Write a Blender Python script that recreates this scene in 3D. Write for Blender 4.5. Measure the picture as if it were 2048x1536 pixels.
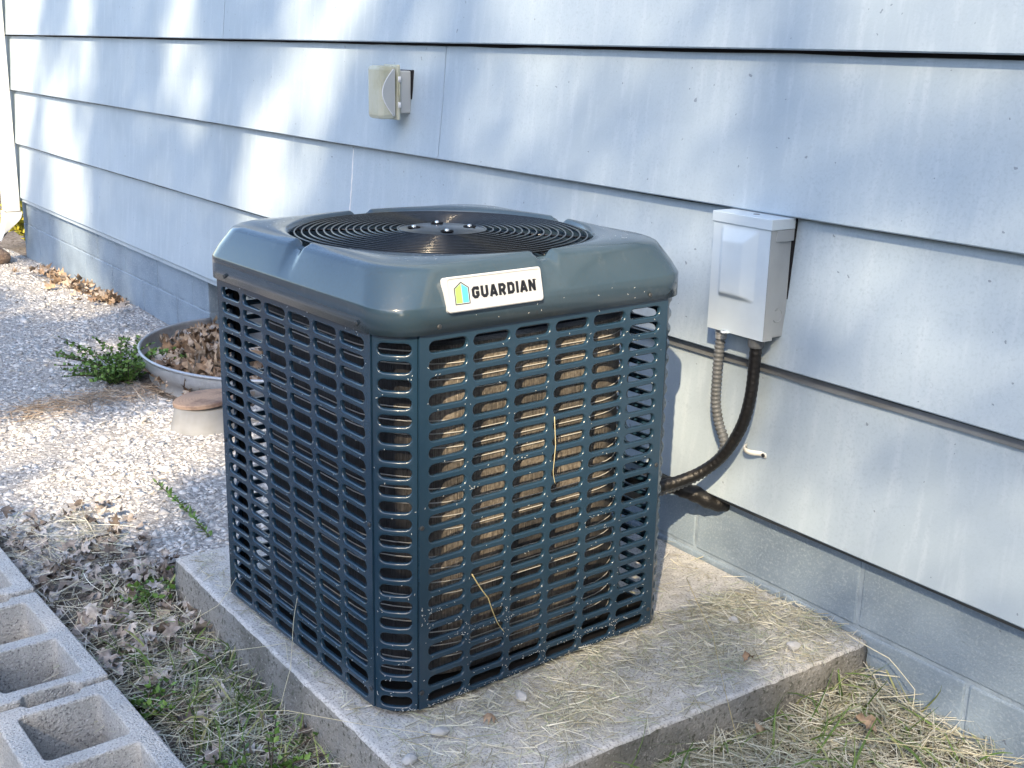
import bpy, bmesh, math, random
import numpy as np
from mathutils import Vector, Matrix, Euler

for o in list(bpy.data.objects): bpy.data.objects.remove(o)
scene = bpy.context.scene
C = scene.collection
rng = np.random.default_rng(7)
random.seed(7)
PI = math.pi

# ------------------------------------------------------------------ camera
CAM = (2.0017, -1.8601, 1.1455); YAW, PITCH, ROLL, FPX = 0.9465, 0.2744, 0.0218, 2399.33
d = Vector((-math.sin(YAW)*math.cos(PITCH), math.cos(YAW)*math.cos(PITCH), -math.sin(PITCH)))
r = d.cross(Vector((0, 0, 1))).normalized(); u = r.cross(d)
r2 = math.cos(ROLL)*r + math.sin(ROLL)*u; u2 = -math.sin(ROLL)*r + math.cos(ROLL)*u
cam = bpy.data.cameras.new('camera'); camo = bpy.data.objects.new('camera', cam); C.objects.link(camo)
M4 = Matrix((r2, u2, -d)).transposed().to_4x4(); M4.translation = CAM
camo.matrix_world = M4
cam.sensor_width = 36; cam.lens = FPX/2048*36; cam.clip_start = .05; cam.clip_end = 500
scene.camera = camo
scene.render.resolution_x = 1024; scene.render.resolution_y = 768

# ------------------------------------------------------------------ sky, sun, exposure
SUN = Vector((0.95, -1.0, 1.0)).normalized()          # towards the sun
world = bpy.data.worlds.new('World'); scene.world = world; world.use_nodes = True
wn = world.node_tree; wn.nodes.clear()
sky = wn.nodes.new('ShaderNodeTexSky'); sky.sky_type = 'NISHITA'; sky.sun_disc = False
sky.sun_elevation = math.asin(SUN.z); sky.sun_rotation = math.atan2(SUN.x, SUN.y)
sky.air_density = 1.0; sky.dust_density = 1.1; sky.ozone_density = 1.0
bg = wn.nodes.new('ShaderNodeBackground'); bg.inputs[1].default_value = 0.15
wo = wn.nodes.new('ShaderNodeOutputWorld')
wn.links.new(sky.outputs[0], bg.inputs[0]); wn.links.new(bg.outputs[0], wo.inputs[0])
sl = bpy.data.lights.new('sun', 'SUN'); sl.energy = 2.9; sl.angle = math.radians(.53); sl.color = (1, .80, .53)
so = bpy.data.objects.new('sun', sl); C.objects.link(so)
so.rotation_euler = SUN.to_track_quat('Z', 'Y').to_euler()
vs = scene.view_settings
vs.view_transform = 'Standard'; vs.look = 'None'; vs.gamma = 1; vs.use_curve_mapping = False
vs.exposure = 1.74

# ------------------------------------------------------------------ helpers
def mat(name, col, rough=.7, spec=.5, metal=0, noise=None, bump=None, coat=0, extra=None):
    """noise = list of (scale, detail, colour2, lo, hi[, stretch]); bump = (scale, strength, distance)"""
    m = bpy.data.materials.new(name); m.use_nodes = True
    nt = m.node_tree; b = nt.nodes['Principled BSDF']
    b.inputs['Roughness'].default_value = rough; b.inputs['Metallic'].default_value = metal
    b.inputs['Specular IOR Level'].default_value = spec
    if coat: b.inputs['Coat Weight'].default_value = coat; b.inputs['Coat Roughness'].default_value = .12
    rgb = nt.nodes.new('ShaderNodeRGB'); rgb.outputs[0].default_value = (*col, 1)
    out = rgb.outputs[0]
    tc = nt.nodes.new('ShaderNodeTexCoord')
    for nz in (noise or []):
        sc, det, c2, lo, hi = nz[:5]
        n = nt.nodes.new('ShaderNodeTexNoise'); n.inputs['Scale'].default_value = sc; n.inputs['Detail'].default_value = det
        n.inputs['Roughness'].default_value = .6
        src = tc.outputs['Object']
        if len(nz) > 5:
            mp = nt.nodes.new('ShaderNodeMapping'); mp.inputs['Scale'].default_value = nz[5]
            nt.links.new(src, mp.inputs[0]); src = mp.outputs[0]
        nt.links.new(src, n.inputs['Vector'])
        mr = nt.nodes.new('ShaderNodeMapRange'); mr.inputs[1].default_value = lo; mr.inputs[2].default_value = hi
        nt.links.new(n.outputs['Fac'], mr.inputs[0])
        mx = nt.nodes.new('ShaderNodeMix'); mx.data_type = 'RGBA'
        nt.links.new(mr.outputs[0], mx.inputs[0]); nt.links.new(out, mx.inputs[6]); mx.inputs[7].default_value = (*c2, 1)
        out = mx.outputs[2]
    if extra: out = extra(nt, tc, out, b)
    nt.links.new(out, b.inputs['Base Color'])
    last = None
    for sc, st, dist in (bump or []):
        n = nt.nodes.new('ShaderNodeTexNoise'); n.inputs['Scale'].default_value = sc; n.inputs['Detail'].default_value = 4
        nt.links.new(tc.outputs['Object'], n.inputs['Vector'])
        bp = nt.nodes.new('ShaderNodeBump'); bp.inputs['Strength'].default_value = st; bp.inputs['Distance'].default_value = dist
        nt.links.new(n.outputs['Fac'], bp.inputs['Height'])
        if last: nt.links.new(last.outputs[0], bp.inputs['Normal'])
        last = bp
    if last: nt.links.new(last.outputs[0], b.inputs['Normal'])
    return m

def tinted(name, cols, rough=.8, transl=0, spec=.3, noise=None):
    """colour picked by the float attribute 'tint' (0..1): the thing's own colour, leaf by leaf or stone by stone"""
    def ex(nt, tc, out, b):
        a = nt.nodes.new('ShaderNodeAttribute'); a.attribute_name = 'tint'
        cr = nt.nodes.new('ShaderNodeValToRGB'); el = cr.color_ramp.elements
        while len(el) < len(cols): el.new(.5)
        for i, cc in enumerate(cols): el[i].position = i/(len(cols)-1); el[i].color = (*cc, 1)
        nt.links.new(a.outputs['Fac'], cr.inputs[0])
        res = cr.outputs[0]
        if noise:
            n = nt.nodes.new('ShaderNodeTexNoise'); n.inputs['Scale'].default_value = noise[0]; n.inputs['Detail'].default_value = 3
            nt.links.new(tc.outputs['Object'], n.inputs['Vector'])
            mr = nt.nodes.new('ShaderNodeMapRange'); mr.inputs[1].default_value = .35; mr.inputs[2].default_value = .65
            mr.inputs[3].default_value = noise[1]; mr.inputs[4].default_value = noise[2]
            nt.links.new(n.outputs['Fac'], mr.inputs[0])
            mx = nt.nodes.new('ShaderNodeMix'); mx.data_type = 'RGBA'; mx.blend_type = 'MULTIPLY'; mx.inputs[0].default_value = 1
            nt.links.new(res, mx.inputs[6]); nt.links.new(mr.outputs[0], mx.inputs[7]); res = mx.outputs[2]
        if transl:
            b.inputs['Transmission Weight'].default_value = 0
            b.inputs['Subsurface Weight'].default_value = 0
        return res
    return mat(name, cols[0], rough, spec, extra=ex)

def mesh_obj(name, verts, faces, m, parent=None, smooth=False, tint=None, loc=None):
    me = bpy.data.meshes.new(name)
    verts = np.asarray(verts, np.float32)
    if isinstance(faces, np.ndarray):
        k = faces.shape[1]
        me.vertices.add(len(verts)); me.vertices.foreach_set('co', verts.ravel())
        me.loops.add(faces.size); me.loops.foreach_set('vertex_index', faces.ravel().astype(np.int32))
        me.polygons.add(len(faces)); me.polygons.foreach_set('loop_start', np.arange(0, faces.size, k, dtype=np.int32))
        me.update(calc_edges=True); me.validate()
    else:
        me.from_pydata([tuple(map(float, v)) for v in verts], [], faces); me.update()
    if tint is not None:
        a = me.attributes.new('tint', 'FLOAT', 'POINT'); a.data.foreach_set('value', np.asarray(tint, np.float32))
    if smooth is True:
        me.polygons.foreach_set('use_smooth', [True]*len(me.polygons))
    elif smooth is not False:
        me.polygons.foreach_set('use_smooth', list(smooth))
    me.materials.append(m)
    o = bpy.data.objects.new(name, me); C.objects.link(o)
    if parent: o.parent = parent
    if loc: o.location = loc
    return o

def copy_obj(o, parent=None, loc=None, rot=None, scale=None):
    c = o.copy(); C.objects.link(c); c.parent = parent
    if loc is not None: c.location = loc
    if rot is not None: c.rotation_euler = rot
    if scale is not None: c.scale = scale
    return c

class MB:
    def __init__(s): s.v = []; s.f = []; s.sm = []
    def add(s, v, f, smooth=False):
        o = len(s.v); s.v += [tuple(map(float, x)) for x in v]; s.f += [tuple(i+o for i in q) for q in f]; s.sm += [smooth]*len(f); return s
    def box(s, x0, y0, z0, x1, y1, z1, bev=0):
        if bev <= 0:
            v = [(x, y, z) for x in (x0, x1) for y in (y0, y1) for z in (z0, z1)]
            return s.add(v, [(0, 1, 3, 2), (4, 6, 7, 5), (0, 4, 5, 1), (2, 3, 7, 6), (0, 2, 6, 4), (1, 5, 7, 3)])
        bm = bmesh.new(); bmesh.ops.create_cube(bm, size=1)
        for v in bm.verts: v.co = Vector(((x0+x1)/2+v.co.x*(x1-x0), (y0+y1)/2+v.co.y*(y1-y0), (z0+z1)/2+v.co.z*(z1-z0)))
        bmesh.ops.bevel(bm, geom=bm.edges[:], offset=bev, segments=2, profile=.5, affect='EDGES')
        bm.verts.ensure_lookup_table()
        s.add([v.co for v in bm.verts], [[v.index for v in f.verts] for f in bm.faces]); bm.free(); return s
    def tube(s, pts, rad, n=10, cap=True, smooth=True, closed=False):
        pts = [Vector(p) for p in pts]; m = len(pts)
        rads = rad if hasattr(rad, '__len__') else [rad]*m
        V = []; up = None
        for i, p in enumerate(pts):
            a = pts[(i-1) % m] if (closed or i > 0) else p; b = pts[(i+1) % m] if (closed or i < m-1) else p
            t = (b-a).normalized()
            if up is None: up = Vector((0, 0, 1)) if abs(t.z) < .9 else Vector((1, 0, 0))
            x = t.cross(up)
            if x.length < 1e-4: x = t.orthogonal()
            x.normalize(); up = x.cross(t).normalized()
            for k in range(n):
                an = 2*PI*k/n; V.append(p + rads[i]*(math.cos(an)*x + math.sin(an)*up))
        F = []
        for i in range(m if closed else m-1):
            for k in range(n):
                j = (i+1) % m
                F.append((i*n+k, i*n+(k+1) % n, j*n+(k+1) % n, j*n+k))
        s.add(V, F, smooth)
        if cap and not closed:
            o = len(s.v)-len(V)
            s.f += [tuple(o+k for k in range(n))[::-1], tuple(o+(m-1)*n+k for k in range(n))]; s.sm += [False, False]
        return s
    def lathe(s, prof, n=32, cx=0, cy=0, smooth=True, axis='z'):
        V = [];
        for (rr, z) in prof:
            for k in range(n):
                a = 2*PI*k/n
                if axis == 'z': V.append((cx+rr*math.cos(a), cy+rr*math.sin(a), z))
                elif axis == 'y': V.append((cx+rr*math.cos(a), z, cy+rr*math.sin(a)))
                else: V.append((z, cx+rr*math.cos(a), cy+rr*math.sin(a)))
        F = []
        for i in range(len(prof)-1):
            for k in range(n): F.append((i*n+k, i*n+(k+1) % n, (i+1)*n+(k+1) % n, (i+1)*n+k))
        return s.add(V, F, smooth)
    def prism(s, poly, z0, z1):
        """poly in (x,y), extruded along z"""
        n = len(poly)
        V = [(x, y, z0) for x, y in poly]+[(x, y, z1) for x, y in poly]
        F = [tuple(range(n))[::-1], tuple(range(n, 2*n))]+[(i, (i+1) % n, n+(i+1) % n, n+i) for i in range(n)]
        return s.add(V, F)
    def xf(s, M):
        s.v = [tuple(M @ Vector(v)) for v in s.v]; return s
    def build(s, name, m, parent=None, loc=None):
        o = mesh_obj(name, s.v, s.f, m, parent, s.sm, loc=loc)
        bm = bmesh.new(); bm.from_mesh(o.data); bmesh.ops.recalc_face_normals(bm, faces=bm.faces); bm.to_mesh(o.data); bm.free()
        return o

def thing(name, label, cat, loc=(0, 0, 0), rz=0, group=None):
    o = bpy.data.objects.new(name, None); C.objects.link(o); o.location = loc; o.rotation_euler = (0, 0, rz); o.empty_display_size = .1
    return tag(o, label, cat, group)
def tag(o, label=None, cat=None, group=None, kind=None):
    if label: o['label'] = label
    if cat: o['category'] = cat
    if group: o['group'] = group
    if kind: o['kind'] = kind
    return o

# ------------------------------------------------------------------ materials
def flecks(thr_scale=38, col=(.16, .19, .25), w=.055, mot=.8):
    def ex(nt, tc, out, b):
        v = nt.nodes.new('ShaderNodeTexVoronoi'); v.inputs['Scale'].default_value = thr_scale; v.inputs['Randomness'].default_value = 1
        ns = nt.nodes.new('ShaderNodeTexNoise'); ns.inputs['Scale'].default_value = 60
        ad = nt.nodes.new('ShaderNodeVectorMath'); ad.operation = 'MULTIPLY_ADD'; ad.inputs[1].default_value = (.02, .02, .02)
        nt.links.new(tc.outputs['Object'], ns.inputs['Vector']); nt.links.new(ns.outputs['Color'], ad.inputs[0]); nt.links.new(tc.outputs['Object'], ad.inputs[2])
        nt.links.new(ad.outputs[0], v.inputs['Vector'])
        sep = nt.nodes.new('ShaderNodeSeparateColor'); nt.links.new(v.outputs['Color'], sep.inputs[0])
        sz = nt.nodes.new('ShaderNodeMapRange'); sz.inputs[1].default_value = mot; sz.inputs[2].default_value = 1; sz.inputs[3].default_value = 0; sz.inputs[4].default_value = w*2.4
        nt.links.new(sep.outputs[0], sz.inputs[0])
        lt = nt.nodes.new('ShaderNodeMath'); lt.operation = 'LESS_THAN'
        nt.links.new(v.outputs['Distance'], lt.inputs[0]); nt.links.new(sz.outputs[0], lt.inputs[1])
        sc = nt.nodes.new('ShaderNodeMath'); sc.operation = 'MULTIPLY'; sc.inputs[1].default_value = .75; nt.links.new(lt.outputs[0], sc.inputs[0])
        mx = nt.nodes.new('ShaderNodeMix'); mx.data_type = 'RGBA'
        nt.links.new(sc.outputs[0], mx.inputs[0]); nt.links.new(out, mx.inputs[6]); mx.inputs[7].default_value = (*col, 1)
        return mx.outputs[2]
    return ex

M = {}
M['siding'] = mat('siding_paint', (.405, .487, .56), .55, .35,
    noise=[(2.2, 6, (.335, .41, .48), .42, .75), (14, 4, (.465, .54, .605), .5, .8, (2.5, 1, .35)), (170, 2, (.35, .425, .495), .5, .75)],
    bump=[(220, .12, .002), (9, .12, .01)], extra=flecks(40, (.16, .19, .24), .055, .62))
M['found'] = mat('painted_block', (.235, .305, .385), .75, .3,
    noise=[(5, 5, (.165, .22, .285), .4, .7), (160, 3, (.31, .375, .45), .5, .75)], bump=[(260, .5, .003), (60, .3, .004)], extra=flecks(26, (.10, .12, .16)))
M['mortar'] = mat('painted_mortar', (.29, .36, .44), .9, .2, noise=[(18, 4, (.20, .255, .32), .4, .65)], bump=[(120, .6, .004)])
M['strip'] = mat('weathered_strip', (.20, .22, .245), .8, .2, noise=[(25, 4, (.12, .125, .13), .4, .7, (.2, 1, 1))])
M['drip'] = mat('dark_drip_edge', (.07, .072, .075), .7, .3, noise=[(30, 4, (.19, .19, .18), .55, .75, (.2, 1, 1))])
M['dark'] = mat('dark_gap_and_shade', (.02, .02, .022), .9, .1)
M['caulk'] = mat('white_caulk', (.72, .73, .74), .6)
M['white'] = mat('white_paint', (.78, .77, .72), .5, noise=[(6, 4, (.66, .64, .56), .5, .8)])
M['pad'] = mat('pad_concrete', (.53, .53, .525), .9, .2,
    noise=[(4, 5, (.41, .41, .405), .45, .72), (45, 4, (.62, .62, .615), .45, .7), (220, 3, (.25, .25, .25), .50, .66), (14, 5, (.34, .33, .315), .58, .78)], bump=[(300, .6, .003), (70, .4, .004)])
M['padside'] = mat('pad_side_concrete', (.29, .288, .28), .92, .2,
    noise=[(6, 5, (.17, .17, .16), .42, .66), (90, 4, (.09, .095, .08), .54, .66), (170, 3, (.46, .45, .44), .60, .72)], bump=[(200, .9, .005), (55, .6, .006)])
M['block'] = mat('cinder_concrete', (.56, .555, .54), .95, .15,
    noise=[(9, 4, (.46, .455, .44), .42, .7), (190, 3, (.24, .24, .24), .53, .66), (260, 3, (.72, .72, .72), .55, .68)], bump=[(240, 1.0, .005), (70, .6, .005)])
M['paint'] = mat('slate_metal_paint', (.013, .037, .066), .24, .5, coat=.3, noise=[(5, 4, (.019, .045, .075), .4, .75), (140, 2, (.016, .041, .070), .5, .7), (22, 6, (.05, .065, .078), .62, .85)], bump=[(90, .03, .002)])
M['cappaint_lit'] = mat('slate_metal_paint_lit', (.036, .064, .090), .18, .5, coat=.4, noise=[(4, 5, (.050, .079, .104), .42, .72), (30, 6, (.065, .090, .11), .60, .82), (200, 2, (.042, .066, .086), .5, .7)], bump=[(60, .04, .002), (7, .05, .01)])  # same paint as the panels, lightened: brighter light on the cap put into colour
M['black'] = mat('black_wire_paint', (.005, .006, .008), .18, .5)
M['blackdull'] = mat('dull_black', (.010, .010, .011), .75, .2)
M['chrome'] = mat('zinc_steel', (.75, .75, .76), .2, metal=1)
M['screw'] = mat('dark_screw', (.045, .05, .055), .45, metal=.3)
def fins(nt, tc, out, b):
    mp = nt.nodes.new('ShaderNodeMapping'); mp.inputs['Scale'].default_value = (1, 1, .02)
    nt.links.new(tc.outputs['Object'], mp.inputs[0])
    n = nt.nodes.new('ShaderNodeTexNoise'); n.inputs['Scale'].default_value = 620; n.inputs['Detail'].default_value = 1
    nt.links.new(mp.outputs[0], n.inputs['Vector'])
    bp = nt.nodes.new('ShaderNodeBump'); bp.inputs['Strength'].default_value = .8; bp.inputs['Distance'].default_value = .004
    nt.links.new(n.outputs['Fac'], bp.inputs['Height']); nt.links.new(bp.outputs[0], b.inputs['Normal'])
    mr = nt.nodes.new('ShaderNodeMapRange'); mr.inputs[1].default_value = .4; mr.inputs[2].default_value = .6; mr.inputs[3].default_value = .7; mr.inputs[4].default_value = 1.15
    nt.links.new(n.outputs['Fac'], mr.inputs[0])
    mx = nt.nodes.new('ShaderNodeMix'); mx.data_type = 'RGBA'; mx.blend_type = 'MULTIPLY'; mx.inputs[0].default_value = 1
    nt.links.new(out, mx.inputs[6]); nt.links.new(mr.outputs[0], mx.inputs[7]); return mx.outputs[2]
def coil_dust_sunlit(nt, tc, out, b):  # tan dust; sunlit side and dimmer lower rows are put into its colour
    sx = nt.nodes.new('ShaderNodeSeparateXYZ'); nt.links.new(tc.outputs['Object'], sx.inputs[0])
    n = nt.nodes.new('ShaderNodeTexNoise'); n.inputs['Scale'].default_value = 6; n.inputs['Detail'].default_value = 5; nt.links.new(tc.outputs['Object'], n.inputs['Vector'])
    ad = nt.nodes.new('ShaderNodeMath'); ad.operation = 'MULTIPLY_ADD'; ad.inputs[1].default_value = .22; nt.links.new(n.outputs['Fac'], ad.inputs[0]); nt.links.new(sx.outputs[0], ad.inputs[2])
    az = nt.nodes.new('ShaderNodeMath'); az.operation = 'MULTIPLY_ADD'; az.inputs[1].default_value = .10; nt.links.new(sx.outputs[2], az.inputs[0]); nt.links.new(ad.outputs[0], az.inputs[2])
    mr = nt.nodes.new('ShaderNodeMapRange'); mr.inputs[1].default_value = .405; mr.inputs[2].default_value = .465; mr.inputs[4].default_value = .9; nt.links.new(az.outputs[0], mr.inputs[0])
    n2 = nt.nodes.new('ShaderNodeTexNoise'); n2.inputs['Scale'].default_value = 160; n2.inputs['Detail'].default_value = 3; nt.links.new(tc.outputs['Object'], n2.inputs['Vector'])
    cr = nt.nodes.new('ShaderNodeValToRGB'); cr.color_ramp.elements[0].color = (.155, .135, .115, 1); cr.color_ramp.elements[1].color = (.33, .295, .25, 1); cr.color_ramp.elements[0].position = .35; cr.color_ramp.elements[1].position = .7
    nt.links.new(n2.outputs['Fac'], cr.inputs[0])
    mx = nt.nodes.new('ShaderNodeMix'); mx.data_type = 'RGBA'; nt.links.new(mr.outputs[0], mx.inputs[0]); nt.links.new(out, mx.inputs[6]); nt.links.new(cr.outputs[0], mx.inputs[7])
    return fins(nt, tc, mx.outputs[2], b)
M['coil'] = mat('dusty_sunlit_coil_fins', (.030, .032, .038), .6, .3, noise=[(12, 4, (.055, .055, .06), .5, .7)], extra=coil_dust_sunlit)
M['wire'] = mat('coil_tube_wire', (.42, .42, .41), .8, .2)
M['badge'] = mat('badge_plastic', (.50, .52, .545), .35, noise=[(20, 4, (.45, .47, .49), .5, .8)])
M['ink'] = mat('black_ink', (.012, .013, .018), .4)
M['green'] = mat('logo_green', (.33, .68, .14), .4)
M['blue'] = mat('logo_blue', (.10, .55, .78), .4)
M['boxbody_shaded'] = mat('grey_box_body_shaded', (.33, .36, .38), .45, .4, noise=[(12, 4, (.28, .31, .33), .45, .8)])  # darker than the door: part body grey, part side shade put into colour
M['boxpaint'] = mat('grey_box_enamel', (.54, .625, .695), .35, .5, noise=[(12, 4, (.49, .57, .64), .45, .8)], bump=[(120, .05, .002)])
M['flexgrey'] = mat('grey_flex_conduit', (.115, .125, .138), .5, .4, noise=[(30, 3, (.085, .09, .095), .4, .7)])
def dusty(nt, tc, out, b):
    return out
M['flexblack'] = mat('black_flex_conduit', (.008, .008, .009), .42, .4, noise=[(14, 4, (.05, .043, .034), .58, .76)], bump=[(180, .5, .003)])
M['zinc'] = mat('galvanised_steel', (.50, .52, .55), .42, .5, metal=.55, noise=[(7, 4, (.40, .42, .45), .4, .7), (50, 3, (.56, .58, .60), .5, .8)])
M['plastic'] = mat('clear_yellowed_plastic', (.62, .62, .50), .2, .5, noise=[(14, 3, (.52, .51, .36), .4, .7)])
pb = M['plastic'].node_tree.nodes['Principled BSDF']; pb.inputs['Alpha'].default_value = .72
M['greyplastic'] = mat('grey_outlet_plastic', (.42, .44, .44), .5)
def rings(nt, tc, out, b):
    w = nt.nodes.new('ShaderNodeTexWave'); w.wave_type = 'RINGS'; w.rings_direction = 'Z'; w.inputs['Scale'].default_value = 30; w.inputs['Distortion'].default_value = 6; w.inputs['Detail'].default_value = 3
    nt.links.new(tc.outputs['Object'], w.inputs['Vector'])
    mr = nt.nodes.new('ShaderNodeMapRange'); mr.inputs[3].default_value = .88; mr.inputs[4].default_value = 1.03; nt.links.new(w.outputs['Fac'], mr.inputs[0])
    mx = nt.nodes.new('ShaderNodeMix'); mx.data_type = 'RGBA'; mx.blend_type = 'MULTIPLY'; mx.inputs[0].default_value = 1
    nt.links.new(out, mx.inputs[6]); nt.links.new(mr.outputs[0], mx.inputs[7]); return mx.outputs[2]
M['wood'] = mat('cut_wood', (.33, .24, .185), .85, .2, noise=[(14, 5, (.13, .09, .08), .5, .72)], extra=rings)
M['stumpside'] = mat('grey_stump_side', (.23, .235, .24), .8, .3, noise=[(40, 4, (.22, .22, .21), .4, .7, (1, 1, .15)), (8, 3, (.30, .31, .32), .45, .7)])
M['soil'] = mat('soil', (.15, .13, .115), .95, .1, noise=[(3, 5, (.24, .215, .19), .4, .65), (60, 4, (.07, .055, .045), .45, .65)], bump=[(80, .9, .01), (12, .5, .02)])
M['gravel'] = tinted('white_gravel', [(.22, .215, .215), (.46, .46, .465), (.57, .565, .56), (.64, .625, .61), (.71, .70, .69)], .9, noise=(120, .75, 1.05))
M['straw'] = tinted('dry_grass', [(.22, .21, .15), (.40, .385, .29), (.53, .515, .42), (.66, .65, .57), (.27, .32, .20)], .75)
M['grass'] = tinted('green_grass', [(.06, .11, .025), (.10, .17, .04), (.17, .24, .08), (.30, .31, .16)], .6)
M['leaf'] = tinted('dead_leaves', [(.13, .085, .06), (.28, .19, .125), (.40, .29, .20), (.48, .39, .31), (.46, .43, .41)], .75, noise=(60, .6, 1.1))
M['litter'] = tinted('grey_litter', [(.12, .095, .08), (.27, .23, .20), (.41, .365, .335), (.50, .465, .44), (.54, .52, .51)], .8, noise=(60, .6, 1.1))
M['green_leaf'] = tinted('weed_leaves', [(.03, .065, .012), (.06, .13, .025), (.10, .20, .04), (.17, .28, .08)], .55)
M['crown'] = tinted('tree_leaves', [(.03, .06, .015), (.05, .10, .02), (.09, .15, .04)], .6)
M['yellow_leaf'] = tinted('yellow_leaves', [(.35, .32, .04), (.50, .45, .06), (.22, .26, .04)], .6)
M['bark'] = mat('bark', (.11, .085, .065), .95, noise=[(12, 5, (.05, .04, .03), .4, .65, (1, 1, .2))], bump=[(25, .8, .03)])
M['stone'] = mat('brown_stone', (.30, .22, .16), .9, noise=[(9, 5, (.19, .13, .10), .4, .7)], bump=[(20, .6, .02), (90, .5, .006)])
M['pebble'] = mat('white_pebble', (.44, .45, .46), .85, noise=[(60, 3, (.32, .33, .34), .4, .7)])
M['seed'] = mat('pale_seed', (.70, .72, .70), .7)
M['stalk'] = tinted('straw_stalk', [(.42, .36, .18), (.55, .50, .33), (.62, .60, .47)], .6)

# ------------------------------------------------------------------ ground
def gz(x, y):
    """ground height"""
    x = np.asarray(x, float); y = np.asarray(y, float)
    z = np.interp(x, [-14, -6, -3.3, -1.2, -.5, .6, 1.2, 3], [-.45, -.225, -.14, -.115, -.105, -.105, -.11, -.12])
    z = z + .012*np.sin(x*3.1+1)*np.cos(y*2.7) + .008*np.sin(x*7.7)*np.sin(y*6.1+.5)
    far = np.clip((np.hypot(x, y)-6)/10, 0, 1)
    return z - .20*np.clip((-1.275-y)/.03, 0, 1)*np.clip((1.2-x)/.3, 0, 1)*np.clip((x+1.6)/.3, 0, 1)*np.clip((y+1.9)/.2, 0, 1)
gx = np.unique(np.concatenate([np.linspace(-60, -8, 14), np.linspace(-8, 3, 140), np.linspace(3, 60, 14)]))
gy = np.unique(np.concatenate([np.linspace(-60, -3, 14), np.linspace(-3, .1, 50), np.linspace(-1.34, -1.24, 12), np.linspace(.1, 60, 14)]))
GX, GY = np.meshgrid(gx, gy, indexing='ij'); GZ = gz(GX, GY)
nx, ny = GX.shape
idx = np.arange(nx*ny).reshape(nx, ny)
F = np.stack([idx[:-1, :-1], idx[1:, :-1], idx[1:, 1:], idx[:-1, 1:]], -1).reshape(-1, 4)
tag(mesh_obj('ground', np.stack([GX, GY, GZ], -1).reshape(-1, 3), F, M['soil'], smooth=True), kind='structure')

# ------------------------------------------------------------------ house wall
house = thing('house', 'pale blue grey lap siding house wall on painted block foundation', 'house', (0, 0, 0))
ZA, ZB, ZC, ZD = 1.1487, .8289, .5134, .1807
XL, XR = -6.0, 4.2
def board(x0, x1, zb, zt, seed):
    """one lap board: bottom edge proud, top tucked under the next one"""
    rg = np.random.default_rng(seed)
    n = max(2, int((x1-x0)/.12)); xs = np.linspace(x0, x1, n+1)
    wob = np.cumsum(rg.normal(0, .00025, n+1)); wob -= np.linspace(wob[0], wob[-1], n+1)
    bow = rg.normal(0, .0006, n+1); bow = np.convolve(bow, np.ones(5)/5, 'same')
    prof = [(-.006, 0), (-.009, .003), (.007, (zt-zb)*.5), (.0205, zt-zb+.022), (.0315, zt-zb+.022), (.010, 0)]
    V = []
    for i, x in enumerate(xs):
        for k, (y, z) in enumerate(prof): V.append((x, y+(bow[i] if k < 3 else 0), zb+z+(wob[i] if k in (0, 1, 5) else 0)))
    m = len(prof); Fs = []
    for i in range(n):
        for k in range(m): Fs.append((i*m+k, i*m+(k+1) % m, (i+1)*m+(k+1) % m, (i+1)*m+k))
    Fs += [tuple(range(m)), tuple(n*m+k for k in range(m))[::-1]]
    b = MB(); b.add(V, Fs)
    return b.build('siding_board', M['siding'], house)
G = .0016
courses = [(ZD, ZC, [-.45]), (ZC, ZB, [-5.24, -1.513]), (ZB, ZA, [-.9554]), (ZA, ZA+.322, [-2.4908])]
for k in range(1, 5): courses.append((ZA+.322*k, ZA+.322*(k+1), [(-3.9, -.2, -4.6, 1.3)[k-1]]))
sd = 10
for zb, zt, seams in courses:
    xs = [XL]+seams+[XR]
    for a, b_ in zip(xs[:-1], xs[1:]):
        sd += 1
        board(a+(G if a > XL else 0), b_-(G if b_ < XR else 0), zb, zt, sd)
MB().box(XL+.002, .034, ZD+.004, XR-.002, .15, ZA+.322*5).build('sheathing', M['dark'], house)
MB().box(XL+.01, .15, -.6, XR-.01, 5.0, ZA+.322*5-.01).build('house_body', M['siding'], house)
# caulk bead on the seam above the unit and strip that shows in the open lap below it
b = MB(); pts = []
for i in range(26):
    t = i/25; pts.append((-1.513+.0012*math.sin(i*1.9), -.006+.026*t, .516+t*(ZB-.012-.516)))
b.tube(pts, [.0022+.0016*abs(math.sin(i*2.3)) for i in range(26)], 6); b.build('caulk_bead', M['caulk'], house)
def strip(name, x0, x1, z0, z1, yf, yb, m, wav, seed):
    rg = np.random.default_rng(seed); n = int((x1-x0)/.05); xs = np.linspace(x0, x1, n+1)
    w = np.convolve(rg.normal(0, wav, n+1), np.ones(4)/4, 'same')
    V = []; 
    for i, x in enumerate(xs): V += [(x, yf, z0+w[i]), (x, yf, z1), (x, yb, z1), (x, yb, z0+w[i])]
    Fs = []
    for i in range(n):
        for k in range(4): Fs.append((i*4+k, i*4+(k+1) % 4, (i+1)*4+(k+1) % 4, (i+1)*4+k))
    Fs += [(0, 1, 2, 3), tuple(n*4+k for k in (3, 2, 1, 0))]
    b = MB(); b.add(V, Fs); return b.build(name, m, house)
strip('lap_joint_strip', -.2, XR-.01, ZC-.0215, ZC-.002, .0085, .022, M['strip'], .0014, 3)
strip('lap_joint_strip', XL+.01, -2.0, ZC-.008, ZC-.001, .0085, .022, M['strip'], .0016, 4)
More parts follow.
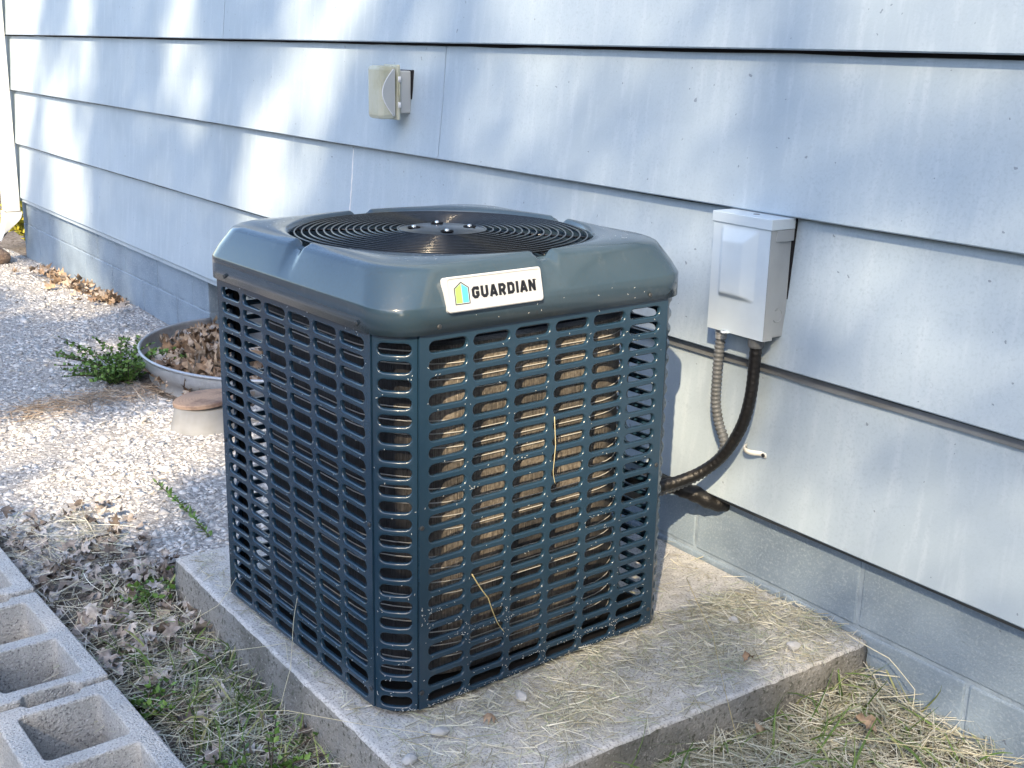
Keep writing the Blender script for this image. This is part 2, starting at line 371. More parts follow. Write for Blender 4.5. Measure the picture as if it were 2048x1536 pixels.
for zz_, x0_, x1_, th_, sd_ in ((ZA, XL+.01, XR-.01, .0065, 21), (ZB, XL+.01, XR-.01, .0050, 22), (ZC, -.2, XR-.01, .0045, 23), (ZC, XL+.01, -2.0, .003, 24)):
    strip('lap_shade_strip', x0_, x1_, zz_-th_, zz_+.004, .0165 if zz_ != ZC else .0080, .0225, M['dark'], .0016, sd_)  # near-black strips standing in for the shade under each lap
# flashing under the lowest board
strip('drip_flashing', XL+.01, -2.4, ZD-.022, ZD-.0015, .004, .03, M['siding'], .0010, 5)
strip('drip_flashing', -2.396, XR-.01, ZD-.010, ZD-.0015, .004, .03, M['drip'], .0012, 6)
# corner board and far corner
MB().box(XL-.10, -.012, ZD-.01, XL-.002, .10, ZA+.322*5, .004).build('corner_board', M['white'], house)
# foundation: painted blocks laid in courses
def fblock(x0, x1, z0, z1, seed):
    rg = random.Random(seed); b = MB(); dy = rg.uniform(-.0015, .0015)
    b.box(x0+.004, .030+dy, z0+.004, x1-.004, .12, z1-.004, .004)
    return b.build('foundation_block', M['found'], house)
OPEN = (-2.86, -1.75)
P = .4615; JZ = .012; CH = .222
up = [-5.93, -5.316, -4.867, -4.406, -3.955, -3.492, -3.05, -2.862]
lo = [-5.93, -5.58, -5.115, -4.649, -4.18, -3.709, -3.252, -2.862]
ur_ = [-1.75, -1.30, -.805, -.34, .129, .603, 1.08, 1.54, 2.0, 2.46, 2.92, 3.38, 3.84, 4.15]
lr = [-1.75, -1.46, -.99, -.53, -.06, .40, .866, 1.33, 1.79, 2.25, 2.71, 3.17, 3.63, 4.15]
sd = 500
for xs, z0, z1 in ((up, JZ, JZ+CH), (lo, JZ-CH, JZ), (ur_, JZ, JZ+CH), (lr, JZ-CH, JZ), (lo, JZ-2*CH, JZ-CH), (lr, JZ-2*CH, JZ-CH)):
    for a, b_ in zip(xs[:-1], xs[1:]):
        sd += 1; fblock(a, b_, z0, z1, sd)
MB().box(-5.925, .0335, JZ-2*CH, -2.867, .118, JZ+CH-.002).build('mortar_bed', M['mortar'], house)
MB().box(-1.745, .0335, JZ-2*CH, 4.14, .118, JZ+CH-.002).build('mortar_bed', M['mortar'], house)
MB().box(-2.9, .13, -.5, -1.7, .148, JZ+CH).build('crawlspace_panel', M['strip'], house)
MB().box(-2.86, .035, JZ+.15, -1.752, .11, JZ+CH).build('opening_lintel', M['dark'], house)

# ------------------------------------------------------------------ concrete pad
PX0, PX1, PY0, PY1 = -.508, .645, -.998, .026
def pad():
    bm = bmesh.new(); n = 44
    xs = np.linspace(PX0, PX1, n); ys = np.linspace(PY0, PY1, n)
    rg = np.random.default_rng(3)
    prof_in = [.0, .004, .012]
    V = []; Fq = []
    def jit(a, s): return a+rg.normal(0, s)
    # closed outline rings: bottom -> top, then grid top
    def ring(inset, z, s):
        pts = []
        x0, x1, y0, y1 = PX0+inset, PX1-inset, PY0+inset, PY1-inset
        rc = .012
        for (ax, ay, bx, by) in ((x0, y0, x1, y0), (x1, y0, x1, y1), (x1, y1, x0, y1), (x0, y1, x0, y0)):
            for i in range(48):
                t = i/48
                if i == 0: t = .004
                pts.append((ax+(bx-ax)*t+rg.normal(0, s), ay+(by-ay)*t+rg.normal(0, s), z+rg.normal(0, s*.7)))
        return pts
    rings_ = [ring(-.003, -.22, .0006), ring(-.002, -.11, .0009), ring(-.001, -.06, .0009), ring(0, -.022, .0008), ring(.001, -.007, .0008), ring(.003, -.0025, .0007), ring(.008, -.0005, .0004)]
    N = 192
    for R_ in rings_: V += R_
    for j in range(len(rings_)-1):
        for k in range(N): Fq.append((j*N+k, j*N+(k+1) % N, (j+1)*N+(k+1) % N, (j+1)*N+k))
    Fq.append(tuple((len(rings_)-1)*N+k for k in range(N)))
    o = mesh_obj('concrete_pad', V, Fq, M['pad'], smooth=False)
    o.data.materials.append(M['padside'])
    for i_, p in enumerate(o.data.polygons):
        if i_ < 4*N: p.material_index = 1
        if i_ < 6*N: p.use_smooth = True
    return o
tag(pad(), 'weathered grey concrete slab under the air conditioner', 'concrete pad')

# ------------------------------------------------------------------ air conditioner
AC = thing('air_conditioner', 'slate blue central air conditioner with slotted panels standing on concrete slab', 'air conditioner',
           (.027*math.cos(.0513), -.6153+.027*math.sin(.0513), .0), .0513)
H = .343; CHF = .055; Z0, Z1 = .012, .695
ROWS = [.669-.03048*k for k in range(22)]
def louver(cols, cw, half, slot_w, slot_h, flange=.010, mid=0, bulge=0):
    """stamped sheet in (s, z), front surface at depth 0, positive depth = inwards"""
    V = []; Fs = []; sm = []
    cache = {}
    def vv(s, z, dp=0):
        k = (round(s*1e5), round(z*1e5), round(dp*1e5))
        if k not in cache: cache[k] = len(V); V.append((s, dp, z))
        return cache[k]
    rp = .03048; hh = rp/2; r_ = slot_h/2; hw = slot_w/2-r_
    zt = ROWS[0]+hh; zbm = ROWS[-1]-hh
    for cx in cols:
        for cz in ROWS:
            W2 = cw/2
            def loop(off, dp):
                L = []
                for i in range(7):
                    a = -PI/2+PI*i/6; L.append(vv(cx+hw+(r_+off)*math.cos(a), cz+(r_+off)*math.sin(a), dp))
                for i in range(mid): L.append(vv(cx+hw-2*hw*(i+1)/(mid+1), cz+r_+off, dp))
                for i in range(7):
                    a = PI/2+PI*i/6; L.append(vv(cx-hw+(r_+off)*math.cos(a), cz+(r_+off)*math.sin(a), dp))
                for i in range(mid): L.append(vv(cx-hw+2*hw*(i+1)/(mid+1), cz-r_-off, dp))
                return L
            rect = [vv(cx+hw, cz-hh), vv(cx+W2, cz-hh), vv(cx+W2, cz-hh/2), vv(cx+W2, cz), vv(cx+W2, cz+hh/2), vv(cx+W2, cz+hh), vv(cx+hw, cz+hh)]+[vv(cx+hw-2*hw*(i+1)/(mid+1), cz+hh) for i in range(mid)]+[
                    vv(cx-hw, cz+hh), vv(cx-W2, cz+hh), vv(cx-W2, cz+hh/2), vv(cx-W2, cz), vv(cx-W2, cz-hh/2), vv(cx-W2, cz-hh), vv(cx-hw, cz-hh)]+[vv(cx-hw+2*hw*(i+1)/(mid+1), cz-hh) for i in range(mid)]
            Ls = [rect, loop(.0030, 0), loop(.0014, .0006), loop(.0003, .0022), loop(0, .0045), loop(.0004, .008)]
            for a, b_ in zip(Ls[:-1], Ls[1:]):
                m_ = len(a)
                for k in range(m_):
                    Fs.append((a[k], a[(k+1) % m_], b_[(k+1) % m_], b_[k])); sm.append(a is not rect or bulge > 0)
    def rectf(s0, s1, z0_, z1_):
        q_ = 10 if bulge else 1
        for i in range(q_):
            a0_, a1_ = s0+(s1-s0)*i/q_, s0+(s1-s0)*(i+1)/q_
            Fs.append((vv(a0_, z0_), vv(a1_, z0_), vv(a1_, z1_), vv(a0_, z1_))); sm.append(bulge > 0)
    e0, e1 = cols[0]-cw/2, cols[-1]+cw/2
    rectf(-half, half, zt, Z1+.02); rectf(-half, half, Z0, zbm)
    if half > e1: rectf(e1, half, zbm, zt); rectf(-half, e0, zbm, zt)
    # return flanges
    if flange:
        for s in (-half, half):
            Fs.append((vv(s, Z0), vv(s, Z1+.02), vv(s, Z1+.02, flange), vv(s, Z0, flange))); sm.append(False)
    Fs.append((vv(-half, Z0), vv(half, Z0), vv(half, Z0, .012), vv(-half, Z0, .012))); sm.append(False)
    if bulge: V = [(s_, d_-bulge*(1-(s_/half)**2), z_) for s_, d_, z_ in V]
    return V, Fs, sm
cols6 = [-.22625+.0905*k for k in range(6)]
Vp, Fp, Sp = louver(cols6, .0905, H-CHF-.0030, .077, .0187)
faces_dir = [(0, -H, 0, 'front_panel'), (H, 0, PI/2, 'side_panel'), (0, H, PI, 'back_panel'), (-H, 0, -PI/2, 'side_panel')]
pm = None
for (px_, py_, rz, nm) in faces_dir:
    if pm is None: o = mesh_obj('louver_panel', Vp, Fp, M['paint'], AC, Sp); pm = o
    else: o = copy_obj(pm, AC)
    o.location = (px_, py_, 0); o.rotation_euler = (0, 0, rz)
Vc, Fc, Sc = louver([0.0], .064, CHF*math.sqrt(2)/2-.0016, .056, .0187, mid=3, bulge=.0085)
cd = (2*H-CHF)/math.sqrt(2)
cp = None
for k in range(4):
    a = -PI/4+PI/2*k
    if cp is None: o = mesh_obj('corner_panel', Vc, Fc, M['paint'], AC, Sc); cp = o
    else: o = copy_obj(cp, AC)
    o.location = ((cd-.0025)*math.cos(a), (cd-.0025)*math.sin(a), 0); o.rotation_euler = (0, 0, a+PI/2)
# dark backing in the seams
for k in range(4):
    for s in (-1, 1):
        a = -PI/4+PI/2*k
        c = Vector((cd*math.cos(a), cd*math.sin(a), 0)); tdir = Vector((-math.sin(a), math.cos(a), 0)); nrm = Vector((math.cos(a), math.sin(a), 0))
        q = c+s*tdir*(CHF*math.sqrt(2)/2)-nrm*.012
        MB().box(q.x-.004, q.y-.004, Z0+.01, q.x+.004, q.y+.004, Z1).build('corner_post', M['blackdull'], AC)
# base pan
def rsq(a, R, th):
    """ray hit of a rounded square with half size a and corner radius R"""
    c, s = abs(math.cos(th)), abs(math.sin(th))
    t = a/max(c, s); x, y = c*t, s*t
    if min(x, y) <= a-R: return t
    q = a-R; bq = q*(c+s); cc = 2*q*q-R*R
    return bq+math.sqrt(max(0, bq*bq-cc))
b = MB(); NB = 96
V = []
for (rr, z) in ((.30, .0), (H-.012, .002), (H-.008, .018), (H-.02, .022), (.05, .022)):
    for k in range(NB):
        th = 2*PI*k/NB; q = rsq(rr, min(.07, rr*.9), th); V.append((q*math.cos(th), q*math.sin(th), z))
b.add(V, [(j*NB+k, j*NB+(k+1) % NB, (j+1)*NB+(k+1) % NB, (j+1)*NB+k) for j in range(4) for k in range(NB)]); b.build('base_pan', M['blackdull'], AC)
# top cap: drawn steel lid with a round fan opening and a dip at the middle of each side
NT = 480; RO = .292; A = .3485
rowsC = [(0, .6925, .076), (0, .7345, .076), (.0008, .7372, .077), (.0022, .7400, .077), (.011, .757, .080), (.021, .776, .084), (.0268, .7870, .086), (.0298, .7920, .088), (.0345, .7962, .090), (.043, .7992, .092)]
V = []
for j, (di, z, R) in enumerate(rowsC):
    for k in range(NT):
        th = 2*PI*(k+.5)/NT
        m4 = (th+PI/4) % (PI/2)-PI/4
        g = math.exp(-abs(m4*.3/.019)**4)
        side = 1/(1+math.exp(-m4*.3/.003))
        q = rsq(A-di, R, th)
        dz = 0; dr = 0
        if j >= 4: dr = -.0042*g*min(1, (j-3)/3); dz = -.0125*g*max(0, (j-5))/4
        # corner halves stand slightly fuller than the middle of each side
        if 4 <= j <= 7: dr += .0025*(1-math.exp(-abs(m4*.3/.05)**2))
        V.append(((q+dr)*math.cos(th), (q+dr)*math.sin(th), z+dz))
outer = len(rowsC)-1
for (t, z, kind) in ((.5, .8025, 0), (1.0, .8015, 0), (1, .7985, 1), (1, .792, 2), (1, .775, 3), (1, .70, 3)):
    for k in range(NT):
        th = 2*PI*(k+.5)/NT
        m4 = (th+PI/4) % (PI/2)-PI/4
        g = math.exp(-abs(m4*.3/.019)**4)
        xo, yo, zo = V[outer*NT+k]
        ro = math.hypot(xo, yo); rc = RO+(.006, .004, .001, -.001)[kind] if kind else RO+.008
        if kind == 0: rr = ro+(max(rc, 0)-ro)*t if ro > rc else ro-.002*t
        else: rr = min(rc, ro-.004)
        V.append((rr*math.cos(th), rr*math.sin(th), z-.0125*g*(1 if kind < 3 else 0)))
nr = len(V)//NT
Fs = [(j*NT+k, j*NT+(k+1) % NT, (j+1)*NT+(k+1) % NT, (j+1)*NT+k) for j in range(nr-1) for k in range(NT)]
# inner skirt so that the sheet has a turned-in lower edge
b0 = len(V)
for k in range(NT):
    x, y, z = V[k]; rr = math.hypot(x, y); V.append((x*(rr-.004)/rr, y*(rr-.004)/rr, .6925))
for k in range(NT):
    x, y, z = V[b0+k]; V.append((x, y, .72))
Fs += [(b0+k, b0+(k+1) % NT, (k+1) % NT, k) for k in range(NT)]+[(b0+NT+k, b0+NT+(k+1) % NT, b0+(k+1) % NT, b0+k) for k in range(NT)]
cap = mesh_obj('top_cap', V, Fs, M['cappaint_lit'], AC, True)
bm = bmesh.new(); bm.from_mesh(cap.data); bmesh.ops.recalc_face_normals(bm, faces=bm.faces); bm.to_mesh(cap.data); bm.free()
# fan guard: concentric wires on radial rods, hub plate with four bolts
def torus(R, rt, n=120, m=6):
    V = []; Fs = []
    for i in range(n):
        a = 2*PI*i/n
        for j in range(m):
            b_ = 2*PI*j/m; V.append(((R+rt*math.cos(b_))*math.cos(a), (R+rt*math.cos(b_))*math.sin(a), rt*math.sin(b_)))
    for i in range(n):
        for j in range(m): Fs.append((i*m+j, ((i+1) % n)*m+j, ((i+1) % n)*m+(j+1) % m, i*m+(j+1) % m))
    return V, Fs
guard = MB()
for k in range(8):
    a = PI/4*k+.08; ca, sa = math.cos(a), math.sin(a)
    guard.tube([(.07*ca, .07*sa, .7965), (.2*ca, .2*sa, .7935), (.284*ca, .284*sa, .7905), (.2905*ca, .2905*sa, .784)], .0026, 6)
guard = guard.build('fan_guard', M['black'], AC)
for k in range(15):
    R = .2835-.0141*k
    if R < .083: break
    Vt, Ft = torus(R, .0021)
    mesh_obj('guard_ring', Vt, Ft, M['black'], guard, True).location = (0, 0, .8010-.006*(R/.2835)**2)
hub = MB()
hub.lathe([(.0, .8015), (.060, .8015), (.064, .8005), (.084, .7985), (.088, .7970), (.088, .7945), (0, .7945)], 64)
hub.v = [(x_, y_, z_+.0025) for x_, y_, z_ in hub.v]
hub = hub.build('hub_plate', M['black'], AC)
for k in range(4):
    a = PI/4+PI/2*k+.35
    bb = MB(); bb.lathe([(0, .8065), (.0028, .8060), (.0040, .8045), (.0043, .8015)], 16, .055*math.cos(a), .055*math.sin(a)); bb.v = [(x_, y_, z_+.0025) for x_, y_, z_ in bb.v]; bb.build('bolt', M['chrome'], hub)
    bb = MB(); bb.lathe([(.0125, .8012), (.0125, .8028), (.0105, .8030), (.0095, .8018), (.0062, .8016)], 20, .055*math.cos(a), .055*math.sin(a)); bb.v = [(x_, y_, z_+.0025) for x_, y_, z_ in bb.v]; bb.build('bolt_recess', M['blackdull'], hub)
# fan and motor below
b = MB(); b.lathe([(0, .775), (.06, .775), (.065, .77), (.065, .60), (0, .60)], 32); b.build('fan_motor', M['blackdull'], AC)
for k in range(3):
    a0 = 2*PI*k/3; V = []; Fs = []
    for i in range(8):
        for j in range(6):
            a = a0+i/7*1.35; rr = .06+j/5*.205; V.append((rr*math.cos(a), rr*math.sin(a), .68+.06*(i/7)+.01*math.sin(j)))
    for i in range(7):
        for j in range(5): Fs.append((i*6+j, (i+1)*6+j, (i+1)*6+j+1, i*6+j+1))
    mesh_obj('fan_blade', V, Fs, M['blackdull'], AC, True)
# coil wrapped inside, and the bright tube lines across its fins
NCO = 128; ac = H-.048; RC = .15
V = []
for z in (.028, .652):
    for k in range(NCO):
        th = 2*PI*k/NCO; q = rsq(ac, RC, th); V.append((q*math.cos(th), q*math.sin(th), z))
for z in (.652, .028):
    for k in range(NCO):
        th = 2*PI*k/NCO; q = rsq(ac-.03, RC-.03, th); V.append((q*math.cos(th), q*math.sin(th), z))
mesh_obj('condenser_coil', V, [(j*NCO+k, j*NCO+(k+1) % NCO, ((j+1) % 4)*NCO+(k+1) % NCO, ((j+1) % 4)*NCO+k) for j in range(4) for k in range(NCO)], M['coil'], AC, False)
pts = []
for k in range(96):
    th = 2*PI*k/96; q = rsq(ac+.0015, RC, th); pts.append((q*math.cos(th), q*math.sin(th), 0))
cw0 = MB().tube(pts, .0012, 4, closed=True).build('coil_wire', M['wire'], AC); cw0.location = (0, 0, .04)
for k in range(1, 25): copy_obj(cw0, AC, (0, 0, .04+k*.0252+random.uniform(-.002, .002)))
b = MB(); b.lathe([(0, .03), (.09, .03), (.09, .34), (.07, .38), (0, .39)], 32, .05, .05); b.build('compressor', M['blackdull'], AC)
# screws
def screw(x, y, z, nx, ny):
    a = math.atan2(ny, nx)
    b = MB(); b.lathe([(0, .0026), (.0035, .0024), (.0043, .0016), (.0045, 0), (.0066, -.0005)], 8, smooth=False)
    b.xf(Matrix.Translation((x, y, z)) @ Matrix.Rotation(a, 4, 'Z') @ Matrix.Rotation(PI/2, 4, 'Y')); b.build('screw', M['screw'], AC)
for s in (-.236, .253): screw(s, -A, .703, 0, -1)
for s in (-.25, .23): screw(A, s, .704, 1, 0)
screw(.3155+.002, -.3155-.002, .700, 1, -1)
for z in (.357, .045):
    for s in (-.277, .277): screw(s, -H, z, 0, -1)
    for s in (-.28, .277): screw(H, s, z, 1, 0)
# ---- badge with the maker's name
def rrect(w, h, rad, n=5):
    pts = []
    for cx, cy, a0 in ((w-rad, rad, -PI/2), (w-rad, h-rad, 0), (rad, h-rad, PI/2), (rad, rad, PI)):
        for i in range(n+1):
            a = a0+PI/2*i/n; pts.append((cx+rad*math.cos(a), cy+rad*math.sin(a)))
    return pts
BW, BH = .2015, .0585
bt = math.atan2(.013, .056)
BM = Matrix(((0, -math.sin(bt), math.cos(bt), .3475), (1, 0, 0, -.2365), (0, math.cos(bt), math.sin(bt), .7235), (0, 0, 0, 1)))   # (u along face, v up, w out)
b = MB(); b.prism(rrect(BW, BH, .006), -.004, .0095)
inn = rrect(BW, BH, .006)
def scale_poly(p, d_): return [(BW/2+(x-BW/2)*(1-2*d_/BW), BH/2+(y-BH/2)*(1-2*d_/BH)) for x, y in p]
pl = MB(); n_ = len(inn)
ringsb = [(inn, -.004), (inn, .0085), (scale_poly(inn, .0015), .0098), (scale_poly(inn, .0035), .0098), (scale_poly(inn, .0045), .0088)]
V = [(x, y, z) for pr, z in ringsb for x, y in pr]
Fs = [(j*n_+k, j*n_+(k+1) % n_, (j+1)*n_+(k+1) % n_, (j+1)*n_+k) for j in range(4) for k in range(n_)]+[tuple(4*n_+k for k in range(n_)), tuple(range(n_))[::-1]]
pl.add(V, Fs); pl.xf(BM); badge = pl.build('name_badge', M['badge'], AC)
def stroke(b, pts, w, closed=False, z0=.0086, z1=.0092):
    """flat ribbon with mitred corners"""
    P_ = [Vector((x, y)) for x, y in pts]; m = len(P_); L = []; R = []
    for i in range(m):
        pv = P_[i-1] if (i > 0 or closed) else None; nx_ = P_[(i+1) % m] if (i < m-1 or closed) else None
        d1 = (P_[i]-pv).normalized() if pv is not None else None; d2 = (nx_-P_[i]).normalized() if nx_ is not None else None
        if d1 is None: d1 = d2
        if d2 is None: d2 = d1
        n1 = Vector((-d1.y, d1.x)); n2 = Vector((-d2.y, d2.x)); nn = (n1+n2).normalized(); k = w/2/max(.35, nn.dot(n1))
        L.append(P_[i]+nn*k); R.append(P_[i]-nn*k)
    for i in range(m if closed else m-1):
        j = (i+1) % m
        b.prism([tuple(R[i]), tuple(R[j]), tuple(L[j]), tuple(L[i])], z0, z1)
Lh = .0200; tw = .0054; lw = .0154
def letter(ch, x, y):
    b = MB(); h = Lh; w = lw; t = tw/2; c = .0028
    S = lambda pts, closed=False: stroke(b, [(x+px_, y+py_) for px_, py_ in pts], tw, closed)
    if ch == 'G': S([(w-t, h-t*2.4), (w-t, h-t-.0001), (w-t-.0001, h-t), (t+c, h-t), (t, h-t-c), (t, t+c), (t+c, t), (w-t-c, t), (w-t, t+c), (w-t, h*.47), (w*.52, h*.47)])
    if ch == 'U': S([(t, h), (t, t+c), (t+c, t), (w-t-c, t), (w-t, t+c), (w-t, h)])
    if ch == 'A':
        S([(t*.6, 0), (w/2-t*.35, h-t), (w/2+t*.35, h-t), (w-t*.6, 0)]); S([(w*.25, h*.27), (w*.75, h*.27)])
    if ch == 'R': S([(t, 0), (t, h-t), (w-t-c, h-t), (w-t, h-t-c), (w-t, h*.48+c), (w-t-c, h*.42), (t*2, h*.42)]); S([(w*.5, h*.42), (w-t*.9, 0)])
    if ch == 'D': S([(t, t), (w-t-c, t), (w-t, t+c), (w-t, h-t-c), (w-t-c, h-t), (t, h-t)], True)
    if ch == 'I': S([(t, 0), (t, h)])
    if ch == 'N': S([(t, 0), (t, h)]); S([(t, h-t*.6), (w-t, t*.6)]); S([(w-t, 0), (w-t, h)])
    b.xf(BM); return b.build('letter', M['ink'], badge)
xx = .0508
for ch in 'GUARDIAN':
    letter(ch, xx, .0185); xx += (tw if ch == 'I' else lw)+.0032
b = MB(); b.prism([(xx-.0015+.0009*math.cos(a*PI/4), .0372+.0009*math.sin(a*PI/4)) for a in range(8)], .0086, .0092); b.xf(BM); b.build('trademark_dot', M['ink'], badge)
hx, hy, hwid, hh1, hh2 = .0165, .0125, .0285, .0260, .0355
b = MB(); stroke(b, [(hx, hy), (hx+hwid, hy), (hx+hwid, hy+hh1), (hx+hwid/2, hy+hh2), (hx, hy+hh1)], .0014, True); b.xf(BM); b.build('logo_outline', M['ink'], badge)
e = .0018
b = MB(); b.prism([(hx+e, hy+e), (hx+hwid/2-.0006, hy+e), (hx+hwid/2-.0006, hy+hh2-e*1.5), (hx+e, hy+hh1-e*.4)], .0084, .0090); b.xf(BM); b.build('logo_green_half', M['green'], badge)
b = MB(); b.prism([(hx+hwid/2+.0006, hy+e), (hx+hwid-e, hy+e), (hx+hwid-e, hy+hh1-e*.4), (hx+hwid/2+.0006, hy+hh2-e*1.5)], .0084, .0090); b.xf(BM); b.build('logo_blue_half', M['blue'], badge)

# ------------------------------------------------------------------ disconnect box
DX0, DX1, DZ0, DZ1, DD = .212, .371, .577, .826, .066
box = thing('disconnect_box', 'light grey metal electrical disconnect box on siding above the black conduit', 'electrical box', (DX0, .006, DZ0))
W_, H_, D_ = DX1-DX0, DZ1-DZ0, DD
b = MB(); b.box(.004, -.052, .004, W_-.002, -.0005, H_-.012, .0025); b.build('box_body', M['boxbody_shaded'], box)
# door: folded pan with an embossed, dished panel
def door():
    nx_, nz_ = 40, 56; V = []; Fs = []
    x0, x1, z0, z1 = 0, W_, 0, H_-.020
    for i in range(nx_+1):
        for j in range(nz_+1):
            x = x0+(x1-x0)*i/nx_; z = z0+(z1-z0)*j/nz_
            fx = (x/W_-.17)/(.80-.17); fz = (z/(z1)-.33)/(.965-.33)
            y = -D_
            if 0 < fx < 1 and 0 < fz < 1:
                y -= .0095*min(1, fx/.07, (1-fx)/.34, fz/.05, (1-fz)/.20)
            V.append((x, y, z))
    for i in range(nx_):
        for j in range(nz_):
            a = i*(nz_+1)+j; Fs.append((a, a+nz_+1, a+nz_+2, a+1))
    b = MB(); b.add(V, Fs, True)
    t = .0
    b.box(x0, -D_+.0005, z0, x0+.002, -.016, z1); b.box(x1-.002, -D_+.0005, z0, x1, -.016 if False else -.040, z1); b.box(x0+.002, -D_+.0005, z0, x1-.002, -D_+.010, z0+.002)
    return b.build('box_door', M['boxpaint'], box)
door()
b = MB(); b.prism([(-D_+.0005, .0), (-.040, .0), (-.040, .056), (-.036, .064), (-.030, .070), (-.028, .078), (-.030, .086), (-.036, .092), (-.040, .098), (-.040, H_-.02), (-D_+.0005, H_-.02)], 0, .0018)
b.xf(Matrix(((0, 0, 1, W_-.0005), (1, 0, 0, 0), (0, 1, 0, 0), (0, 0, 0, 1)))); b.build('door_side_flap', M['boxbody_shaded'], box)
b = MB(); b.box(-.003, -D_-.003, H_-.022, W_+.004, .0, H_, .0015); b.build('box_hood', M['boxpaint'], box)
b = MB(); b.box(W_+.0005, -.052, H_-.046, W_+.0035, -.001, H_-.0225, .0008); b.build('hood_side', M['boxbody_shaded'], box)
b = MB(); b.lathe([(0, .0006), (.0125, .0006), (.0128, .0014), (.0140, .0014), (.0142, 0)], 28, smooth=False); b.xf(Matrix.Translation((W_-.002, -.026, .05)) @ Matrix.Rotation(PI/2, 4, 'Y')); b.build('knockout', M['boxbody_shaded'], box)
b = MB(); b.lathe([(0, .0006), (.0065, .0006), (.0072, 0)], 20, smooth=False); b.xf(Matrix.Translation((W_*.55, -.034, H_))); b.build('top_plug', M['strip'], box)
b = MB(); b.box(.045, -D_-.006, -.001, .066, -D_+.004, .0015, .001); b.lathe([(.004, .003), (.007, .003), (.007, -.0005)], 16, .0555, -D_-.005); b.build('hasp_tab', M['boxpaint'], box)
b = MB(); b.box(.003, .0, .004, W_-.001, .012, H_-.002); b.build('back_gasket', M['dark'], box)

# ------------------------------------------------------------------ conduits
def smooth_path(P_, n):
    P_ = [Vector(p) for p in P_]; out = []
    Q = [P_[0]*2-P_[1]]+P_+[P_[-1]*2-P_[-2]]
    for i in range(1, len(Q)-2):
        for k in range(n):
            t = k/n
            out.append(.5*((2*Q[i])+(Q[i+1]-Q[i-1])*t+(2*Q[i-1]-5*Q[i]+4*Q[i+1]-Q[i+2])*t*t+(3*Q[i]-Q[i-1]-3*Q[i+1]+Q[i+2])*t**3))
    out.append(P_[-1]); return out
def resample(pts, step):
    L = [0]
    for a, b_ in zip(pts[:-1], pts[1:]): L.append(L[-1]+(b_-a).length)
    n = int(L[-1]/step); res = []; j = 0
    for i in range(n+1):
        s = L[-1]*i/n
        while j < len(L)-2 and L[j+1] < s: j += 1
        t = (s-L[j])/max(1e-9, L[j+1]-L[j]); res.append(pts[j].lerp(pts[j+1], t))
    return res
g = thing('grey_flexible_conduit', 'ribbed grey flexible conduit hanging from left of the electrical box', 'conduit', (.233, -.038, .57))
O = Vector((.233, -.038, .57))
path = resample(smooth_path([Vector(q)-O for q in [(.2335, -.038, .566), (.230, -.038, .52), (.2295, -.038, .46), (.2305, -.037, .41), (.241, -.034, .365), (.262, -.034, .325), (.262, -.045, .295), (.245, -.068, .262), (.215, -.105, .232), (.192, -.17, .214), (.180, -.29, .208)]], 24), .0024)
b = MB(); b.tube(path, [.0105+.0013*math.sin(i*2*PI/4) for i in range(len(path))], 16); b.build('conduit_tube', M['flexgrey'], g)
b = MB(); b.lathe([(0, .012), (.013, .012), (.0135, .006), (.0135, -.004), (.0125, -.006), (.0125, -.016), (0, -.016)], 16, smooth=False); b.build('conduit_fitting', M['zinc'], g)
k_ = thing('black_flexible_conduit', 'thick black flexible conduit curving from electrical box to the air conditioner', 'conduit', (.336, -.040, .57))
O = Vector((.336, -.040, .57))
path = resample(smooth_path([Vector(q)-O for q in [(.3365, -.040, .560), (.336, -.040, .51), (.333, -.041, .45), (.322, -.045, .39), (.299, -.052, .335), (.272, -.064, .292), (.245, -.085, .262), (.222, -.115, .243), (.205, -.155, .232), (.195, -.21, .225), (.19, -.30, .222)]], 20), .0035)
b = MB(); b.tube(path, [.0128+.0004*math.sin(i*1.7) for i in range(len(path))], 18); b.build('conduit_tube', M['flexblack'], k_)
b = MB(); b.lathe([(0, .008), (.016, .008), (.0172, .004), (.0172, -.010), (.0155, -.014), (0, -.014)], 24, smooth=False); b.build('conduit_fitting', M['flexgrey'], k_)

ls_ = thing('insulated_line', 'black foam insulated refrigerant pipe entering under the siding behind the unit', 'pipe', (.10, -.12, .20))
O = Vector((.10, -.12, .20))
path = resample(smooth_path([Vector(q)-O for q in [(-.12, -.27, .215), (-.02, -.20, .212), (.06, -.13, .205), (.13, -.07, .195), (.175, -.028, .178), (.205, .01, .158), (.225, .07, .148)]], 16), .006)
b = MB(); b.tube(path, [.0185+.0012*math.sin(i*1.3)+.0008*math.sin(i*3.1) for i in range(len(path))], 16); b.build('foam_sleeve', M['flexblack'], ls_)
# strap with its screw
st = thing('pipe_strap', 'empty white metal pipe strap screwed to siding below the electrical box', 'strap', (.325, .0005, .318))
V = []; Fs = []
prof = [(-.030, .001), (-.029, -.008), (-.024, -.016), (-.014, -.0205), (-.003, -.019), (.006, -.012), (.011, -.005), (.015, -.0025), (.027, -.002), (.029, -.002)]
for x, y in prof:
    for z in (-.0058, 0, .0058): V.append((x, y-(.0012 if z == 0 and x < .012 else 0), z*(1.0 if x < .028 else .6)-.10*x))
for i in range(len(prof)-1):
    for j in range(2): Fs.append((i*3+j, (i+1)*3+j, (i+1)*3+j+1, i*3+j+1))
o = mesh_obj('strap_band', V, Fs, M['white'], st, True); md = o.modifiers.new('t', 'SOLIDIFY'); md.thickness = .0014
b = MB(); b.lathe([(.0045, .0), (.0043, .0018), (.003, .0026), (0, .0028)], 14, smooth=False); b.xf(Matrix.Translation((.0215, -.0026, -.0025)) @ Matrix.Rotation(PI/2, 4, 'X')); b.build('strap_screw', M['screw'], st)

